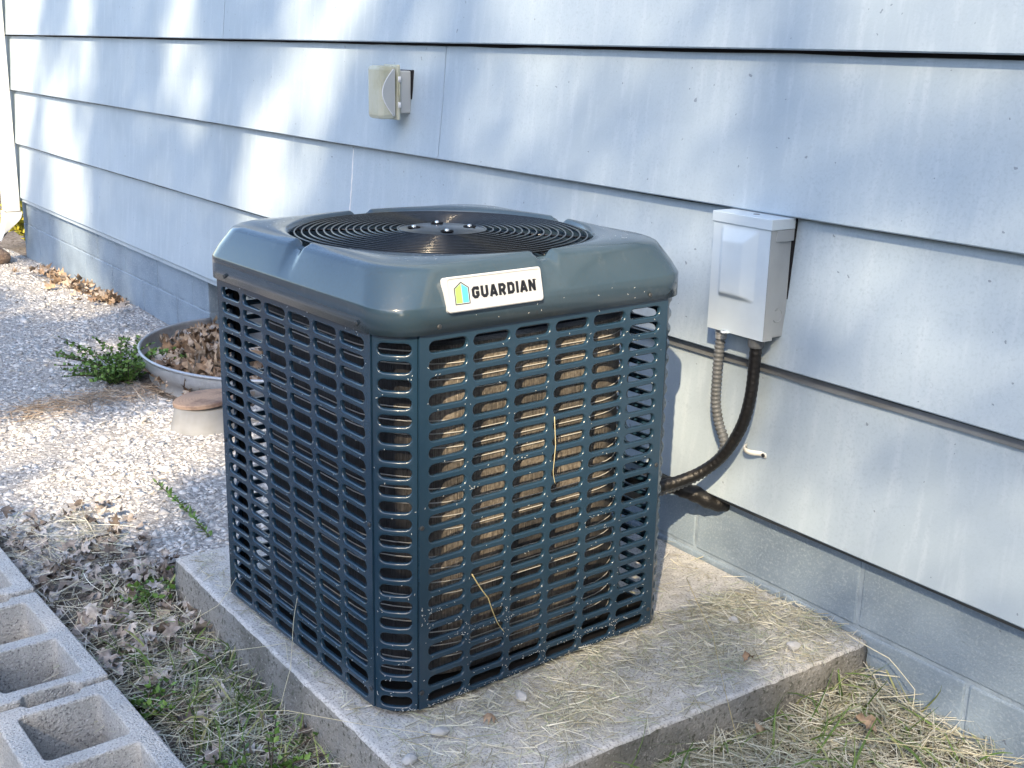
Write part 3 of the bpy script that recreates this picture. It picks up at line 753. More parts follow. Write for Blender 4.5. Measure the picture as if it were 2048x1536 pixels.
# ------------------------------------------------------------------ outdoor outlet with bubble cover
ob = thing('outlet_cover', 'grey outdoor outlet box with clear yellowed bubble cover on the siding', 'outlet cover', (-1.166, .007, 1.008))
b = MB(); b.box(-.034, -.038, -.060, .038, -.001, .062, .004); b.build('outlet_box', M['greyplastic'], ob)
b = MB(); b.box(-.030, .0, -.062, .043, .012, .064, .002); b.build('gasket', M['dark'], ob)
b = MB(); b.box(-.042, -.050, -.079, .041, -.0385, .079, .004); b.build('cover_flange', M['plastic'], ob)
b = MB(); b.box(-.040, -.106, -.076, .038, -.0505, .076, .012); b.build('clear_cover', M['plastic'], ob)
arc = [(-.062-.036*math.sin(PI*i/16), .066*(-1+2*i/16)) for i in range(17)]
b = MB(); b.tube([(.0382, y_, z_) for y_, z_ in arc], .0016, 6); b.build('cover_rib', M['caulk'], ob)
b = MB(); b.prism([(-.056, -.066)]+arc+[(-.056, .066)], 0, .0012)
b.xf(Matrix(((0, 0, 1, .0376), (1, 0, 0, 0), (0, 1, 0, 0), (0, 0, 0, 1)))); b.build('cover_side_window', M['greyplastic'], ob)
for z in (-.035, .038):
    b = MB(); b.tube([(.0425, -.043, z-.008), (.0425, -.043, z+.008)], .0045, 10); b.build('hinge', M['caulk'], ob)
b = MB(); b.tube([(.0425, -.043, -.027), (.0425, -.043, .030)], .0022, 8); b.build('hinge_pin', M['plastic'], ob)

# ------------------------------------------------------------------ downspout at the house corner
ds = thing('downspout', 'white metal downspout with bent elbow at the far house corner', 'downspout', (-5.80, -.045, 0))
b = MB(); b.box(-.09, -.055, .10, .02, .03, 3.0, .008); b.build('downspout_pipe', M['white'], ds)
V = []; Fs = []
for i in range(9):
    a = i/8*1.15; R = .13
    cy = -R*(1-math.cos(a)); cz = .10-R*math.sin(a)*1.05
    for (ox, oy) in ((-.094, -.06), (.024, -.06), (.024, .034), (-.094, .034)): V.append((ox, cy+oy*math.cos(a), cz+oy*math.sin(a)*.9))
for i in range(8):
    for k in range(4): Fs.append((i*4+k, i*4+(k+1) % 4, (i+1)*4+(k+1) % 4, (i+1)*4+k))
o = mesh_obj('elbow', V, Fs, M['white'], ds); md = o.modifiers.new('t', 'SOLIDIFY'); md.thickness = .003
def rock(name, loc, sc, m, seed, sub=3, amp=.18):
    bm = bmesh.new(); bmesh.ops.create_icosphere(bm, subdivisions=sub, radius=1)
    rg = np.random.default_rng(seed); k = rg.normal(0, 1, (8, 3)); ph = rg.uniform(0, 6, 8)
    for v in bm.verts:
        f = sum(math.sin(1.9*v.co.dot(Vector(k[i]))+ph[i]) for i in range(8))/8
        v.co *= 1+amp*f*2; 
        for i in range(4):
            nn = Vector(k[i]).normalized(); q = v.co.dot(nn)
            if q > .72: v.co -= nn*(q-.72)
    me = bpy.data.meshes.new(name); bm.to_mesh(me); bm.free(); me.materials.append(m)
    o = bpy.data.objects.new(name, me); C.objects.link(o); o.location = loc; o.scale = sc; o.rotation_euler = (0, 0, seed*.7); return o
tag(rock('stone', (-5.92, -.24, -.17), (.27, .16, .11), M['stone'], 5), 'brown stone lying under the downspout outlet', 'stone')

# ------------------------------------------------------------------ window well with leaves
WX, WR = -2.305, .545
well = thing('window_well', 'galvanised curved steel window well filled with dry leaves', 'window well', (WX, .03, 0))
def wellwall():
    V = []; Fs = []
    prof = [(0.006, -.004), (.010, .003), (.004, .009), (-.003, .004), (0, -.006), (-.002, -.03), (-.010, -.050), (-.026, -.066), (-.036, -.082), (-.034, -.100), (-.030, -.115), (-.032, -.14), (-.034, -.30)]
    n = 48
    for i in range(n+1):
        a = PI+PI*i/n
        for (dr, z) in prof:
            V.append((( WR+dr)*math.cos(a), (.46+dr)*math.sin(a) if True else 0, z-.015))
    m = len(prof)
    for i in range(n):
        for k in range(m-1): Fs.append((i*m+k, (i+1)*m+k, (i+1)*m+k+1, i*m+k+1))
    o = mesh_obj('well_wall', V, Fs, M['zinc'], well, True); md = o.modifiers.new('t', 'SOLIDIFY'); md.thickness = .002
wellwall()

def leaf_cloud(n, posf, size, rg, lobes=True, curl=.5, flat=.5):
    """n oak-like dead leaves; posf(i) -> (x,y,z)"""
    out = [(0, -.5), (.10, -.30), (.30, -.28), (.16, -.12), (.40, .02), (.17, .12), (.30, .30), (.08, .32), (0, .5), (-.08, .32), (-.30, .30), (-.17, .12), (-.40, .02), (-.16, -.12), (-.30, -.28), (-.10, -.30)]
    mid = [(0, -.3), (0, -.1), (0, .12), (0, .32)]
    base = np.array(out+mid, float)
    tri = [(0, 1, 16), (1, 2, 3), (1, 3, 16), (16, 3, 17), (3, 4, 5), (3, 5, 17), (17, 5, 18), (5, 6, 7), (5, 7, 18), (18, 7, 19), (7, 8, 19),
           (0, 16, 15), (15, 13, 14), (15, 16, 13), (16, 17, 13), (13, 11, 12), (13, 17, 11), (17, 18, 11), (11, 9, 10), (11, 18, 9), (18, 19, 9), (9, 19, 8)]
    tri = np.array(tri); V = []; T = []; F = []
    for i in range(n):
        s = size*rg.uniform(.6, 1.25); p = base*s
        c1, c2 = rg.normal(0, curl, 2)
        x, y = p[:, 0], p[:, 1]
        z = c1*(y/s)**2*s*1.4+c2*(x/s)**2*s*3+abs(rg.normal(0, .12))*np.abs(x)+rg.normal(0, .015*s/.06, len(x))*.4
        q = np.stack([x, y, z], 1)
        e = Euler((rg.normal(0, flat), rg.normal(0, flat), rg.uniform(0, 6.28))).to_matrix()
        q = q @ np.array(e).T + np.array(posf(i))
        F.append(tri+len(V)*20); V.append(q); T.append(np.full(20, rg.uniform(0, 1)))
    return np.concatenate(V), np.concatenate(F), np.concatenate(T)
rg = np.random.default_rng(21)
def wellpos(i):
    a = rg.uniform(PI, 2*PI); q = math.sqrt(rg.uniform(0, 1))
    x = WX+.52*q*math.cos(a); y = .03+.43*q*math.sin(a)
    return (x, y, -.105+rg.uniform(0, .05)+.03*math.sin(x*9)*math.cos(y*8)+.03*(1+y/.4))
V, F, T = leaf_cloud(520, wellpos, .085, rg)
tag(mesh_obj('dead_leaves', V, F, M['leaf'], tint=T), 'brown dry oak leaves heaped inside the window well', 'dead leaves', kind='stuff')
b = MB(); V = []
for k in range(33):
    a = PI+PI*k/32; V.append((WX+.535*math.cos(a), .03+.45*math.sin(a), -.125))
b.add(V, [tuple(range(33))]); tag(b.build('well_soil', M['soil']), kind='structure')

# ------------------------------------------------------------------ stump with wooden disc
SX, SY, SZ = -1.745, -.435, -.13
sp = thing('stump', 'short grey flared post with a tilted round wooden lid beside the window well', 'stump', (SX, SY, SZ))
b = MB(); V = []; n = 40
for j, (rr, z) in enumerate([(.122, -.03), (.120, 0), (.113, .03), (.105, .06), (.100, .088), (.096, .095), (.0, .095)]):
    for k in range(n):
        a = 2*PI*k/n; q = rr*(1+.02*math.sin(3*a+.5)+.012*math.sin(7*a)); V.append((q*math.cos(a), q*math.sin(a), z))
b.add(V, [(j*n+k, j*n+(k+1) % n, (j+1)*n+(k+1) % n, (j+1)*n+k) for j in range(6) for k in range(n)], True); b.build('post', M['stumpside'], sp)
b = MB(); V = []
for j, (rr, z) in enumerate([(0, 0), (.098, 0), (.103, .003), (.103, .013), (.099, .0165), (0, .0165)]):
    for k in range(n):
        a = 2*PI*k/n; q = rr*(1+.03*math.sin(2*a+1)+.015*math.sin(5*a)); V.append((q*math.cos(a), q*math.sin(a), z))
b.add(V, [(j*n+k, j*n+(k+1) % n, (j+1)*n+(k+1) % n, (j+1)*n+k) for j in range(5) for k in range(n)]); o = b.build('wooden_lid', M['wood'], sp)
o.location = (0, 0, .100); o.rotation_euler = (math.radians(4), math.radians(-5), .4)

# ------------------------------------------------------------------ concrete blocks
def cinder():
    L, W, Hh = .445, .222, .222
    b = MB()
    def ringpts(x0, x1, y0, y1, rad, n=4):
        pts = []
        for cx, cy, a0 in ((x1-rad, y0+rad, -PI/2), (x1-rad, y1-rad, 0), (x0+rad, y1-rad, PI/2), (x0+rad, y0+rad, PI)):
            for i in range(n+1):
                a = a0+PI/2*i/n; pts.append((cx+rad*math.cos(a), cy+rad*math.sin(a)))
        return pts
    bm = bmesh.new()
    sh = .036; web = .034
    # end faces are recessed between the face shells (ears)
    outer_ = [(0, 0), (L, 0), (L, .055), (L-.014, .065), (L-.014, W-.065), (L, W-.055), (L, W), (0, W), (0, W-.055), (.014, W-.065), (.014, .065), (0, .055)]
    c1 = ringpts(.040, L/2-web/2, sh, W-sh, .012); c2 = ringpts(L/2+web/2, L-.040, sh, W-sh, .012)
    def ring(pts, z, inset=0, cx=None, cy=None):
        return [bm.verts.new((x, y, z)) for x, y in pts]
    def edges(vs): return [bm.edges.new((vs[i], vs[(i+1) % len(vs)])) for i in range(len(vs))]
    t0, ta, tb = ring(outer_, Hh), ring(c1, Hh), ring(c2, Hh)
    ed = edges(t0)+edges(ta)+edges(tb)
    bmesh.ops.triangle_fill(bm, use_beauty=True, use_dissolve=False, edges=ed)
    def shrink(pts, k):
        cx = sum(p[0] for p in pts)/len(pts); cy = sum(p[1] for p in pts)/len(pts)
        return [(cx+(x-cx)*k, cy+(y-cy)*k) for x, y in pts]
    for top, pts, k in ((t0, outer_, 1), (ta, c1, .95), (tb, c2, .95)):
        low = ring(shrink(pts, k), 0)
        for i in range(len(top)): bm.faces.new((top[i], top[(i+1) % len(top)], low[(i+1) % len(top)], low[i]))
    bmesh.ops.recalc_face_normals(bm, faces=bm.faces)
    me = bpy.data.meshes.new('concrete_block'); bm.to_mesh(me); bm.free(); me.materials.append(M['block'])
    for v in me.vertices: v.co -= Vector((L/2, W/2, Hh))
    return me
cme = cinder()
BT = -.042
blocks = [(-.585-.2265-.01, -1.402, 1.5, 'concrete block at the far end of the row, farthest from the viewer'),
          (-.352, -1.389, 2.6, 'middle concrete block of the row, dry straw in its hollow cores'),
          (.107, -1.372, 2.2, 'nearest concrete block of the row, at the bottom edge of the picture')]
for i, (bx_, by_, rz, lb) in enumerate(blocks):
    o = bpy.data.objects.new('concrete_block', cme if i == 0 else cme); C.objects.link(o)
    o.location = (bx_, by_, BT+(.0, .003, -.002)[i]); o.rotation_euler = (math.radians((.6, -.5, .4)[i]), math.radians((-.4, .3, .2)[i]), math.radians(rz))
    tag(o, lb, 'concrete block', 'concrete blocks in a row')
    md = o.modifiers.new('bevel', 'BEVEL'); md.width = .004; md.segments = 2; md.limit_method = 'ANGLE'

# ------------------------------------------------------------------ gravel
ICO = None
def stones(n, xy, size, rg, zf, low=False):
    bm = bmesh.new()
    if low: bmesh.ops.create_cube(bm, size=1.3)
    else: bmesh.ops.create_icosphere(bm, subdivisions=1, radius=1)
    bmesh.ops.triangulate(bm, faces=bm.faces)
    base = np.array([v.co[:] for v in bm.verts]); tri = np.array([[v.index for v in f.verts] for f in bm.faces]); bm.free()
    k = len(base)
    Q = base[None]*(1+rg.normal(0, .30, (n, k, 1)))
    sc = size*np.exp(rg.normal(0, .36, n))[:, None]*np.stack([rg.uniform(.8, 1.4, n), rg.uniform(.6, 1.0, n), rg.uniform(.26, .55, n)], 1)
    Q = Q*sc[:, None, :]
    a = rg.uniform(0, 6.283, n); tx = rg.normal(0, .3, n); ty = rg.normal(0, .3, n)
    ca, sa = np.cos(a), np.sin(a)
    X = Q[..., 0]*ca[:, None]-Q[..., 1]*sa[:, None]; Y = Q[..., 0]*sa[:, None]+Q[..., 1]*ca[:, None]; Z = Q[..., 2]+tx[:, None]*X+ty[:, None]*Y
    x, y = xy
    Z = Z+(zf(x, y)+rg.uniform(-.2, .7, n)*sc[:, 2])[:, None]
    V = np.stack([X+x[:, None], Y+y[:, None], Z], -1).reshape(-1, 3)
    F = (tri[None]+(np.arange(n)*k)[:, None, None]).reshape(-1, 3)
    return V, F, np.repeat(np.clip(rg.beta(2.2, 1.6, n), 0, 1), k)
def gravel_edge(x, y):
    """True where gravel lies: left of the slab, thinning out to litter near the blocks"""
    lim = -1.22-.06*np.sin(x*5)-.04*np.sin(x*13)
    near = np.where(x > -.52, y > 5, True)
    edge = -.64+.0*y
    litter = (x > -1.0-.25*np.sin(y*6)) & (y < -.93+.05*np.sin(x*17)+(x+.55)*.25)
    inwell = ((x-WX)/(WR+.012))**2+((y-.03)/.475)**2 < 1
    return near & ~litter & ~inwell & (y < .02)
rg = np.random.default_rng(5)
n = 46000; x = rg.uniform(-2.0, -.515, n); y = rg.uniform(-1.75, .02, n); k = gravel_edge(x, y)
k &= ~((x > -1.1) & (y < -1.25))
V1 = stones(k.sum(), (x[k], y[k]), .0060, rg, gz)
n = 85000; x = -1.9-4.6*rg.uniform(0, 1, n)**1.25; y = rg.uniform(-2.3, .02, n); k = gravel_edge(x, y)
V2 = stones(k.sum(), (x[k], y[k]), .0068, rg, gz, True)
V = np.concatenate([V1[0], V2[0]]); F = np.concatenate([V1[1], V2[1]+len(V1[0])]); T = np.concatenate([V1[2], V2[2]])
tag(mesh_obj('gravel', V, F, M['gravel'], tint=T), 'white crushed stone gravel beside the house', 'gravel', kind='stuff')
# a gravel bed sheet under the stones
b = MB(); xs = np.linspace(-9, -.53, 60); ys = np.linspace(-2.6, .03, 24); V = [(x, y, float(gz(x, y))+.004) for x in xs for y in ys]
Fs = []
for i in range(59):
    for j in range(23):
        xc, yc = (xs[i]+xs[i+1])/2, (ys[j]+ys[j+1])/2
        if gravel_edge(np.array(xc), np.array(yc)) and not (xc > -1.15 and yc < -1.2): Fs.append((i*24+j, (i+1)*24+j, (i+1)*24+j+1, i*24+j+1))
b.add(V, Fs, True)
M['bed'] = mat('gravel_bed', (.42, .41, .40), .95, .1, noise=[(60, 4, (.22, .21, .205), .42, .62)], bump=[(90, 1, .01)])
tag(b.build('gravel_bed', M['bed']), kind='structure')

# ------------------------------------------------------------------ dry grass, straw, leaf litter
def blades(n, posf, lenf, width, rg, bend=.3, tilt=.12, seg=4, up=None):
    """thin bent ribbons; posf(i) -> (x,y,z)"""
    V = np.zeros((n, (seg+1)*2, 3)); T = np.zeros((n, (seg+1)*2)); F = []
    q = np.array([(2*s, 2*s+1, 2*s+3, 2*s+2) for s in range(seg)])
    for i in range(n):
        p = np.array(posf(i)); L = lenf(i); a = rg.uniform(0, 6.283); el = rg.normal(0, tilt) if up is None else up(i)
        k = rg.normal(0, bend); kv = -abs(rg.normal(0, bend)) if up is not None else rg.normal(0, bend*.35)
        w = width*rg.uniform(.5, 1.3); tw = rg.uniform(-1, 1)
        pos = p.copy(); pts = []
        for s in range(seg+1):
            t = s/seg
            pts.append(pos.copy()); aa = a+k*t; ee = el+kv*t
            pos = pos+L/seg*np.array([math.cos(aa)*math.cos(ee), math.sin(aa)*math.cos(ee), math.sin(ee)])
        pts = np.array(pts)
        if up is None: pts = pts-(pts[seg//2]-p)*np.array([1, 1, .5])
        sd_ = np.array([-math.sin(a)*math.cos(tw), math.cos(a)*math.cos(tw), math.sin(tw)])
        for s in range(seg+1):
            ww = w*(1-.75*(s/seg)**2)/2
            V[i, 2*s] = pts[s]-sd_*ww; V[i, 2*s+1] = pts[s]+sd_*ww
        T[i] = rg.uniform(0, 1)
    F = (q[None]+(np.arange(n)*(seg+1)*2)[:, None, None]).reshape(-1, 4)
    return V.reshape(-1, 3), F, T.reshape(-1)
def straw(name, label, n, posf, lenf, width, seed, m='straw', **kw):
    rg = np.random.default_rng(seed)
    V, F, T = blades(n, posf, lenf, width, rg, **kw)
    return tag(mesh_obj(name, V, F, M[m], tint=T), label, name.replace('_', ' '), kind='stuff')
R1 = np.random.default_rng(31)
cAC = Vector((AC.location.x, AC.location.y)); ca_, sa_ = math.cos(.0513), math.sin(.0513)
def in_unit(x, y, m=.0):
    dx, dy = x-cAC.x, y-cAC.y; X_, Y_ = dx*ca_+dy*sa_, -dx*sa_+dy*ca_
    return max(abs(X_), abs(Y_)) < H-m and abs(X_)+abs(Y_) < 2*H-CHF-m
def pad_pos(i):
    while True:
        x = R1.uniform(PX0+.02, PX1-.004); y = R1.uniform(PY0+.02, PY1-.01)
        if in_unit(x, y, .01): continue
        w = .12
        if x > .33:
            w = .35+.85*math.exp(-((y+.12)/.2)**2)+.6*math.exp(-((y+.62+.35*(x-.5))/.18)**2)
            w *= .35+.65*(math.sin(x*23+2)*math.sin(y*19+1)*.5+.5)
            if x > .58: w *= .45
        else: w = .20*math.exp(-((y+.98)/.05)**2)+.06
        if R1.uniform() < w: return (x, y, .004+R1.uniform(0, .012)*w)
straw('grass_clippings', 'dry grass clippings scattered over the concrete slab', 4800, pad_pos, lambda i: R1.uniform(.012, .065), .0016, 41)
def pad_fine(i):
    x, y, z = pad_pos(i); return (x, y, .002)
straw('grass_crumbs', 'fine crumbs of dry grass on the concrete slab', 7000, pad_fine, lambda i: R1.uniform(.004, .016), .0013, 42)
def right_pos(i):
    while True:
        x = PX1+.0+R1.exponential(.3); y = R1.uniform(-1.35, .02)
        if x > 1.7: continue
        hgt = .03*math.exp(-((y-.02)/.25)**2)+.02*math.exp(-((x-PX1)/.1)**2)+.012*(math.sin(x*11)*math.sin(y*9)+1)
        return (x, y, float(gz(x, y))+R1.uniform(0, 1)**1.3*hgt+.003)
straw('hay', 'thick layer of cut dry hay on the ground right of the slab', 14000, right_pos, lambda i: R1.uniform(.025, .15), .0019, 43, tilt=.16)
straw('green_grass', 'sparse green grass blades growing through the hay', 600, lambda i: (lambda p: (p[0], p[1], p[2]-.01))(right_pos(i)), lambda i: R1.uniform(.05, .14), .0052, 44, 'grass', up=lambda i: R1.uniform(.35, 1.2), bend=.8)
def left_pos(i):
    while True:
        x = R1.uniform(-1.15, .7); y = R1.uniform(-1.32, -1.0)
        w = .32+.68*max(0, min(1, (x+.6)/.5))
        if R1.uniform() < w: return (x, y, float(gz(x, y))+R1.uniform(.002, .035))
straw('straw', 'grey dry straw between the slab and the concrete blocks', 3600, left_pos, lambda i: R1.uniform(.03, .15), .0019, 45, tilt=.2)
def left_green(i):
    while True:
        x = R1.normal(.02, .22); y = R1.uniform(-1.2, -1.01)
        if -1 < x < .65: return (x, y, float(gz(x, y)))
straw('grass_tuft', 'green grass tufts growing along the slab side', 420, left_green, lambda i: R1.uniform(.04, .12), .0046, 46, 'grass', up=lambda i: R1.uniform(.3, 1.25), bend=.9)
def lit_pos(i):
    while True:
        x = R1.normal(-.55, .33); y = R1.uniform(-1.30, -.93)
        if x > -.5 and y > -1.005: continue
        if -1.25 < x < .6: return (x, y, float(gz(x, y))+R1.uniform(.006, .036))
V, F, T = leaf_cloud(300, lit_pos, .046, R1, curl=.45, flat=.28)
tag(mesh_obj('leaf_litter', V, F, M['litter'], tint=T), 'faded brown leaf litter between the slab and the blocks', 'leaf litter', kind='stuff')
def dry_pos(i):
    t = R1.uniform(0, 1); x = -2.30+.1*t; y = -.40-.55*t
    return (x+R1.normal(0, .06), y+R1.normal(0, .06), float(gz(x, y))+R1.uniform(.008, .022))
straw('dried_weeds', 'strip of reddish dried weeds lying across the gravel', 800, dry_pos, lambda i: R1.uniform(.03, .10), .0025, 47, tilt=.15)
bpy.data.objects['dried_weeds'].data.materials[0] = tinted('red_dry_grass', [(.24, .17, .12), (.36, .275, .20), (.44, .365, .28)])
def wl_pos(i):
    x = R1.uniform(-5.6, -3.9); y = -abs(R1.normal(0, .05))-.01
    c = (-4.62, -5.1, -4.05)[i % 3]
    x = c+R1.normal(0, .13); return (x, y, float(gz(x, y))+R1.uniform(.01, .05))
V, F, T = leaf_cloud(90, wl_pos, .075, R1)
tag(mesh_obj('wall_foot_leaves', V, F, M['leaf'], tint=T*.7+.2), 'orange brown leaves blown against the far foundation', 'dead leaves', kind='stuff')
def corepos(i):
    bx_ = blocks[1][0] if i % 3 else blocks[2][0]
    return (bx_+R1.choice([-.11, .11])+R1.uniform(-.06, .06), -1.385+R1.uniform(-.06, .06), -.27+R1.uniform(0, .05))
straw('core_straw', 'dry straw lying inside the hollow block cores', 260, corepos, lambda i: R1.uniform(.04, .13), .002, 48, tilt=.4)

# ------------------------------------------------------------------ single stalks, leaves and pebbles one can pick out
def stalk(pts, w, label, seed, ctint):
    rs = random.Random(seed*13); K = [Vector(q) for q in pts]; P_ = []
    for a_, b_ in zip(K[:-1], K[1:]):
        sag = Vector((rs.uniform(-1, 1), rs.uniform(-1, 1), rs.uniform(-1, .4)))*(b_-a_).length*.025
        for i in range(6): t_ = i/6; P_.append(a_.lerp(b_, t_)+sag*4*t_*(1-t_))
    P_.append(K[-1]); w = w*.6
    b = MB(); n = len(P_); b.tube(P_, [w*(1-.5*i/n) for i in range(n)], 5)
    o = b.build('straw_stalk', M['stalk'])
    a = o.data.attributes.new('tint', 'FLOAT', 'POINT'); a.data.foreach_set('value', np.full(len(o.data.vertices), ctint, np.float32))
    return tag(o, label, 'straw', 'single long straws')
def clippings_on_unit():
    """pale grass specks stuck to the panels and cap"""
    V = []; Fs = []; rg = np.random.default_rng(77)
    def put(fx, fz, face, sz):
        an = rg.uniform(0, PI); l = sz*rg.uniform(.6, 2.0); w = sz*.42
        dx, dz = math.cos(an)*l, math.sin(an)*l; ex, ez = -math.sin(an)*w, math.cos(an)*w
        o = len(V)
        for (sx, sz_) in ((-1, -1), (1, -1), (1, 1), (-1, 1)):
            s = fx+sx*dx+sz_*ex; z = fz+sx*dz+sz_*ez
            if face == 'x': V.append((H+.0009, s, z))
            elif face == 'y': V.append((s, -H-.0009, z))
            elif face == 'c':
                a = -PI/4; q = cd-.0025+.0012+.0085*(1-(s/.0373)**2); V.append((q*math.cos(a)-s*math.sin(a), q*math.sin(a)+s*math.cos(a), z))
            else:
                V.append((A+.0009-(0 if z < .735 else (z-.735)*.28), s, z))
        Fs.append((o, o+1, o+2, o+3))
    def free(s, z, cols, sw):
        k = min(range(22), key=lambda i: abs(ROWS[i]-z)); c = min(cols, key=lambda q: abs(q-s))
        return not (abs(ROWS[k]-z) < .0105 and abs(c-s) < sw/2+.001)
    n = 0
    cl = [(rg.uniform(-.26, .26), Z0+.62*rg.uniform(0, 1)**1.6) for _ in range(16)]
    while n < 520:
        s = rg.uniform(-.28, .28); z = Z0+.68*rg.uniform(0, 1)**2.2
        if rg.uniform() < .45:
            c0 = cl[int(rg.integers(16))]; s = float(np.clip(c0[0]+rg.normal(0, .022), -.28, .28)); z = max(Z0+.002, c0[1]+rg.normal(0, .012))
        if rg.uniform() < .35 and z > .25: continue
        if free(s, z, cols6, .077): put(s, z, 'x', .0009); n += 1
    n = 0
    while n < 170:
        s = rg.uniform(-.28, .28); z = Z0+.68*rg.uniform(0, 1)**1.5
        if free(s, z, cols6, .077): put(s, z, 'y', .0009); n += 1
    n = 0
    while n < 60:
        s = rg.uniform(-.036, .036); z = Z0+.66*rg.uniform(0, 1)**2
        if free(s, z, [0.0], .056): put(s, z, 'c', .0009); n += 1
    for i in range(14): put(rg.uniform(-.26, .26), rg.uniform(.697, .733), 'k', .0009)
    n = 0
    while n < 60:
        x, y = rg.uniform(-.31, .31, 2)
        if math.hypot(x, y) < .306 or max(abs(x), abs(y)) > .29: continue
        an = rg.uniform(0, PI); l = .0012*rg.uniform(.6, 2); w = .0005; o_ = len(V)
        for (sx, sy) in ((-1, -1), (1, -1), (1, 1), (-1, 1)): V.append((x+sx*l*math.cos(an)-sy*w*math.sin(an), y+sx*l*math.sin(an)+sy*w*math.cos(an), .8034))
        Fs.append((o_, o_+1, o_+2, o_+3)); n += 1
    o = mesh_obj('grass_specks', V, Fs, M['seed'], AC); o['kind'] = 'stuff'
clippings_on_unit()
def on_unit(x, y, z):
    return (AC.location.x+x*ca_-y*sa_, AC.location.y+x*sa_+y*ca_, z)
stalk([on_unit(H+.004, .005, .505), on_unit(H+.005, .009, .45), on_unit(H+.004, .006, .40), on_unit(H+.004, .012, .375)], .0016, 'pale straw hanging vertically on the slotted side panel', 1, .3)
stalk([on_unit(H+.003, -.175, .245), on_unit(H+.006, -.14, .19), on_unit(H+.006, -.118, .135), on_unit(H+.004, -.10, .11)], .0021, 'yellow straw leaning diagonally on the lower side panel', 2, .0)
stalk([(.135, -1.035, -.06), (.155, -1.02, .03), (.152, -1.01, .12), (.150, -1.0, .165)], .0013, 'thin upright straw standing in front of the slotted front panel', 3, .9)
stalk([(-.10, -1.14, -.07), (-.04, -1.06, -.01), (.06, -.985, .03), (.085, -.99, -.02)], .0013, 'kinked pale straw bridging the slab edge', 4, .8)
stalk([(.12, -1.10, -.05), (.27, -1.08, .02), (.42, -.98, .03), (.52, -.86, .014)], .0012, 'curved straw arching over the front of the slab', 5, .6)
stalk([(.36, -.22, .09), (.55, -.33, .075), (.72, -.45, .03), (.80, -.47, -.05)], .0013, 'long yellow straw crossing the right slab edge', 6, .1)
stalk([(.62, -.02, .02), (.71, .0, .0), (.78, -.005, -.035), (.79, -.02, -.075)], .0022, 'bent white straw against the foundation at slab corner', 7, 1.0)
stalk([(.80, -.25, -.04), (1.0, -.14, -.01), (1.08, -.09, .005), (1.1, -.06, -.05)], .0014, 'pale straw lying over the hay toward the wall', 8, .5)
stalk([(-.90, -1.20, -.05), (-.80, -1.235, .02), (-.70, -1.20, -.04)], .0011, 'thin straw beside the far concrete block', 9, .9)
stalk([(-.32, -1.08, -.09), (-.22, -1.01, .0), (-.19, -.985, .06), (-.185, -.98, .07)], .0012, 'straw leaning on the slab side near its back corner', 10, .8)
def one_leaf(loc, size, seed, label, tint):
    rg = np.random.default_rng(seed); V, F, T = leaf_cloud(1, lambda i: (0, 0, 0), size, rg, curl=.5, flat=.35)
    o = mesh_obj('dead_leaf', V, F, M['leaf'], tint=np.full(len(T), tint)); o.location = loc; return tag(o, label, 'leaf', 'single fallen leaves')
one_leaf((.575, -.255, .020), .042, 3, 'small brown leaf lying near the right edge of the slab', .25)
one_leaf((.47, -.79, .014), .040, 8, 'tan leaf lying on the slab by the air conditioner base', .45)
one_leaf((.78, -.14, -.055), .05, 5, 'brown leaf on the hay near the slab corner', .5)
one_leaf((.69, -.33, -.06), .05, 6, 'pale tan leaf on the hay against the slab side', .75)
for i, (lc, s, lb) in enumerate([((.455, -.885, .008), .013, 'white pebble on the slab near the air conditioner corner'), ((.50, -1.055+.085, .008), .014, 'white pebble at the front edge of the slab'),
                                 ((.44, -.70, .009), .012, 'white pebble on the slab halfway along the side panel'),
                                 ((.44, -.155, .010), .010, 'small white pebble on the slab between unit and foundation'), ((.585, -.135, .010), .013, 'white pebble on the slab near the wall corner')]):
    tag(rock('pebble', lc, (s*1.3, s, s*.7), M['pebble'], 11+i, 2), lb, 'pebble', 'pebbles on the slab')

# ------------------------------------------------------------------ weeds
def bush(name, label, loc, stems, cat='weed', m='green_leaf', ls=.02, spread=.3, hgt=.16, per=26, seed=1, group=None):
    rg = np.random.default_rng(seed); t = thing(name, label, cat, loc, group=group)
    b = MB(); V = []; F = []; T = []
    for s in range(stems):
        a = rg.uniform(0, 6.283); L = spread*rg.uniform(.35, 1.0); hz = hgt*rg.uniform(.35, 1)
        p0 = Vector((rg.normal(0, .02), rg.normal(0, .02), 0)); p2 = Vector((L*math.cos(a), L*math.sin(a), hz)); p1 = p0.lerp(p2, .5)+Vector((0, 0, hz*.25))
        pts = resample(smooth_path([p0, p1, p2], 6), .02); b.tube(pts, .0014, 4)
        for k in range(per):
            q = pts[min(len(pts)-1, int((.12+.88*k/per)*len(pts)))]
            dirv = Vector((rg.normal(), rg.normal(), rg.uniform(.0, 1.2))).normalized(); sd_ = dirv.orthogonal().normalized(); sd_.rotate(Matrix.Rotation(rg.uniform(0, 6.28), 3, dirv))
            l = ls*rg.uniform(.6, 1.3); w = l*.33; o = len(V); nn = dirv.cross(sd_)
            V += [q, q+dirv*l*.5+sd_*w+nn*l*.08, q+dirv*l, q+dirv*l*.5-sd_*w+nn*l*.08]; F.append((o, o+1, o+2, o+3)); T += [rg.uniform(0, 1)]*4
    b.build('stems', M['bark'], t); mesh_obj('foliage', V, F, M[m], t, tint=T)
    return t
bush('weed_bush', 'low bushy green weed growing on gravel beside the window well', (-2.48, -.48, -.145), 58, ls=.017, spread=.27, hgt=.16, per=40, seed=4)
bush('tall_weed', 'straggly green weed stems leaning left above the low bush', (-2.66, -.52, -.145), 4, ls=.020, spread=.26, hgt=.20, per=16, seed=9)
